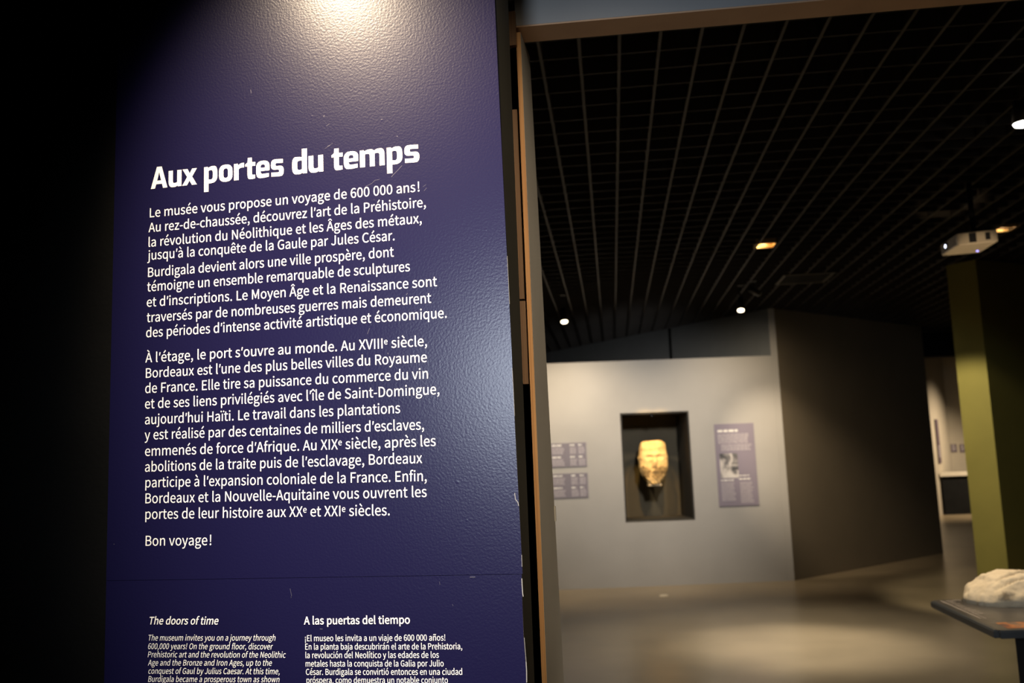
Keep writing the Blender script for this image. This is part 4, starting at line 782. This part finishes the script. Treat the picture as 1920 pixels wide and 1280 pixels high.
bm = bmesh.new(); flatq(bm, .012, .99, .02, .985); sf = finish('printed_sheet', bm, M['sheet'], tbl)
bm = bmesh.new(); flatq(bm, .048, .60, .05, .21, .0011); o = finish('picture', bm, M['picture'], tbl); o['label'] = 'printed orange picture on the table top'
bm = bmesh.new()
rnd = random.Random(4)
for i in range(9):
    flatq(bm, .045 + i * .0, .06 + rnd.uniform(.01, .02), .93 - i * .055, .945 - i * .055, .0011)
flatq(bm, .075, .105, .95, .965, .0011); flatq(bm, .032, .037, .35, .96, .0011); flatq(bm, .048, .051, .33, .75, .0011)
finish('caption_lettering', bm, M['caption'], tbl)

sx0 = on_plane(1803, 1128, (0, 0, TZ), Vector((0, 0, 1)))
bm = bmesh.new(); NR, NT = 60, 160; LN, WDH, HT = 0.66, 0.34, 0.124
ridges = []
rows = []
for ir in range(NR + 1):
    r = ir / NR; row = []
    for it in range(NT):
        a = 2 * math.pi * it / NT; ca_, sa_ = math.cos(a), math.sin(a)
        ex_ = 2.5; rr = (abs(ca_) ** ex_ + abs(sa_) ** ex_) ** (-1 / ex_)
        rr *= 1 + 0.05 * noise.noise(Vector((ca_ * 2.2, sa_ * 2.2, 5))) + 0.03 * noise.noise(Vector((ca_ * 7, sa_ * 7, 2)))
        x = r * rr * ca_; y = r * rr * sa_
        hgt = max(0.0, 1 - r ** 3.6) ** 0.58
        hgt *= 0.86 + 0.16 * math.exp(-((x + 0.50) / .38) ** 2) - 0.06 * smooth(0.0, 0.5, x) + 0.03 * y
        z = HT * hgt
        # long carved folds running across the front, a hollow and a ledge
        cut = 0.0
        front = smooth(0.25, -0.35, y)
        cut += 0.016 * math.exp(-((y + 0.62 + 0.10 * x + .03 * math.sin(x * 6)) / .035) ** 2) * smooth(-.85, -.55, x)
        cut += 0.015 * math.exp(-((y + 0.16 - 0.32 * x + .04 * math.sin(x * 5 + 1)) / .045) ** 2) * smooth(-.8, -.45, x)
        cut += 0.016 * math.exp(-((y - 0.02 - 0.55 * x) / .05) ** 2) * smooth(-.6, -.3, x) * smooth(.15, -.05, x)
        cut += 0.018 * math.exp(-(((x + .08) ** 2 + (y + .18) ** 2) ** .5 - .16) ** 2 / .0016) * front
        cut += 0.013 * math.exp(-((y - 0.12 + 0.25 * x) / .04) ** 2) * smooth(-.1, .2, x)
        cut += 0.012 * math.exp(-((y + .42 - .18 * x) / .03) ** 2) * smooth(-.2, .1, x)
        z -= 2.1 * cut * smooth(1.0, .93, r)
        p_ = Vector((x * LN / 2, y * WDH / 2, z))
        nz = noise.noise(p_ * 20) * 0.009 + noise.noise(p_ * 55) * 0.004
        row.append(bm.verts.new((p_.x + nz * ca_ * .8, p_.y + nz * sa_ * .8, max(0.0, p_.z + nz * (1 if r < .97 else 0)))))
    rows.append(row)
for r0, r1 in zip(rows[1:], rows[2:]):
    for i in range(NT): bm.faces.new((r0[i], r0[(i+1) % NT], r1[(i+1) % NT], r1[i]))
for v in rows[0][1:]: bm.verts.remove(v)
for i in range(NT): bm.faces.new((rows[0][0], rows[1][i], rows[1][(i+1) % NT]))
bm.faces.new(rows[-1])
st = finish('stone_relief', bm, M['relief'], smooth=True)
st.location = (sx0.x + LN / 2 + 0.0, sx0.y - 0.035, TZ + 0.0012); st.rotation_euler = (0, 0, math.radians(2))
tag(st, 'cream carved stone fragment with drapery folds on the dark table', 'sculpture')

# ------------------------------------------------------------------ far room
cu_ = empty('display_counter', (9.9, 21.9, 0)); tag(cu_, 'long low display counter with bright top in the far room', 'counter')
bm = bmesh.new(); prism(bm, [(0.16, 0), (4.5, 0), (4.5, 0.5), (0.53, 0.5)], 0.90, 0.985); finish('counter_top', bm, M['far_top'], cu_)
bm = bmesh.new(); prism(bm, [(0.22, 0.05), (4.45, 0.05), (4.45, 0.45), (0.54, 0.45)], 0.0, 0.90); finish('counter_base', bm, M['black'], cu_)
e1 = (Vector((11.09, 23.4, 0)) - Vector((6.67, 17.2, 0))).normalized(); nf = Vector((e1.y, -e1.x, 0))
pa = on_plane(1751, 786, (11.09, 23.4, 0), nf); pb_ = on_plane(1763.5, 868, (11.09, 23.4, 0), nf)
ba = empty('far_text_panel', (pa.x + nf.x * .02, pa.y + nf.y * .02, pb_.z), math.atan2(e1.y, e1.x)); tag(ba, 'tall purple text panel on the side wall of the far room', 'panel')
Lp = (Vector((pb_.x, pb_.y, 0)) - Vector((pa.x, pa.y, 0))).length
board('board', ba, M['purple'], (0, Lp, -0.012, 0.012, 0, pa.z - pb_.z), [(1, (.1 * Lp, .9 * Lp, .12, .42, .05, -.014, 71, .3))])
for px, lab in ((1788, 'small square purple label in the far room, left of the two'), (1805, 'small square purple label in the far room, beside the green pillar')):
    q = on_plane(px, 840, (0, 23.4, 0), Vector((0, 1, 0)))
    l_ = empty('wall_label', (q.x, 23.4, q.z)); tag(l_, lab, 'label', 'small labels in the far room')
    board('board', l_, M['purple'], (-.075, .075, -0.015, -0.002, -.1, .1), [(1, (-.05, .05, -.08, .08, .03, -.0155, int(px), .3))])
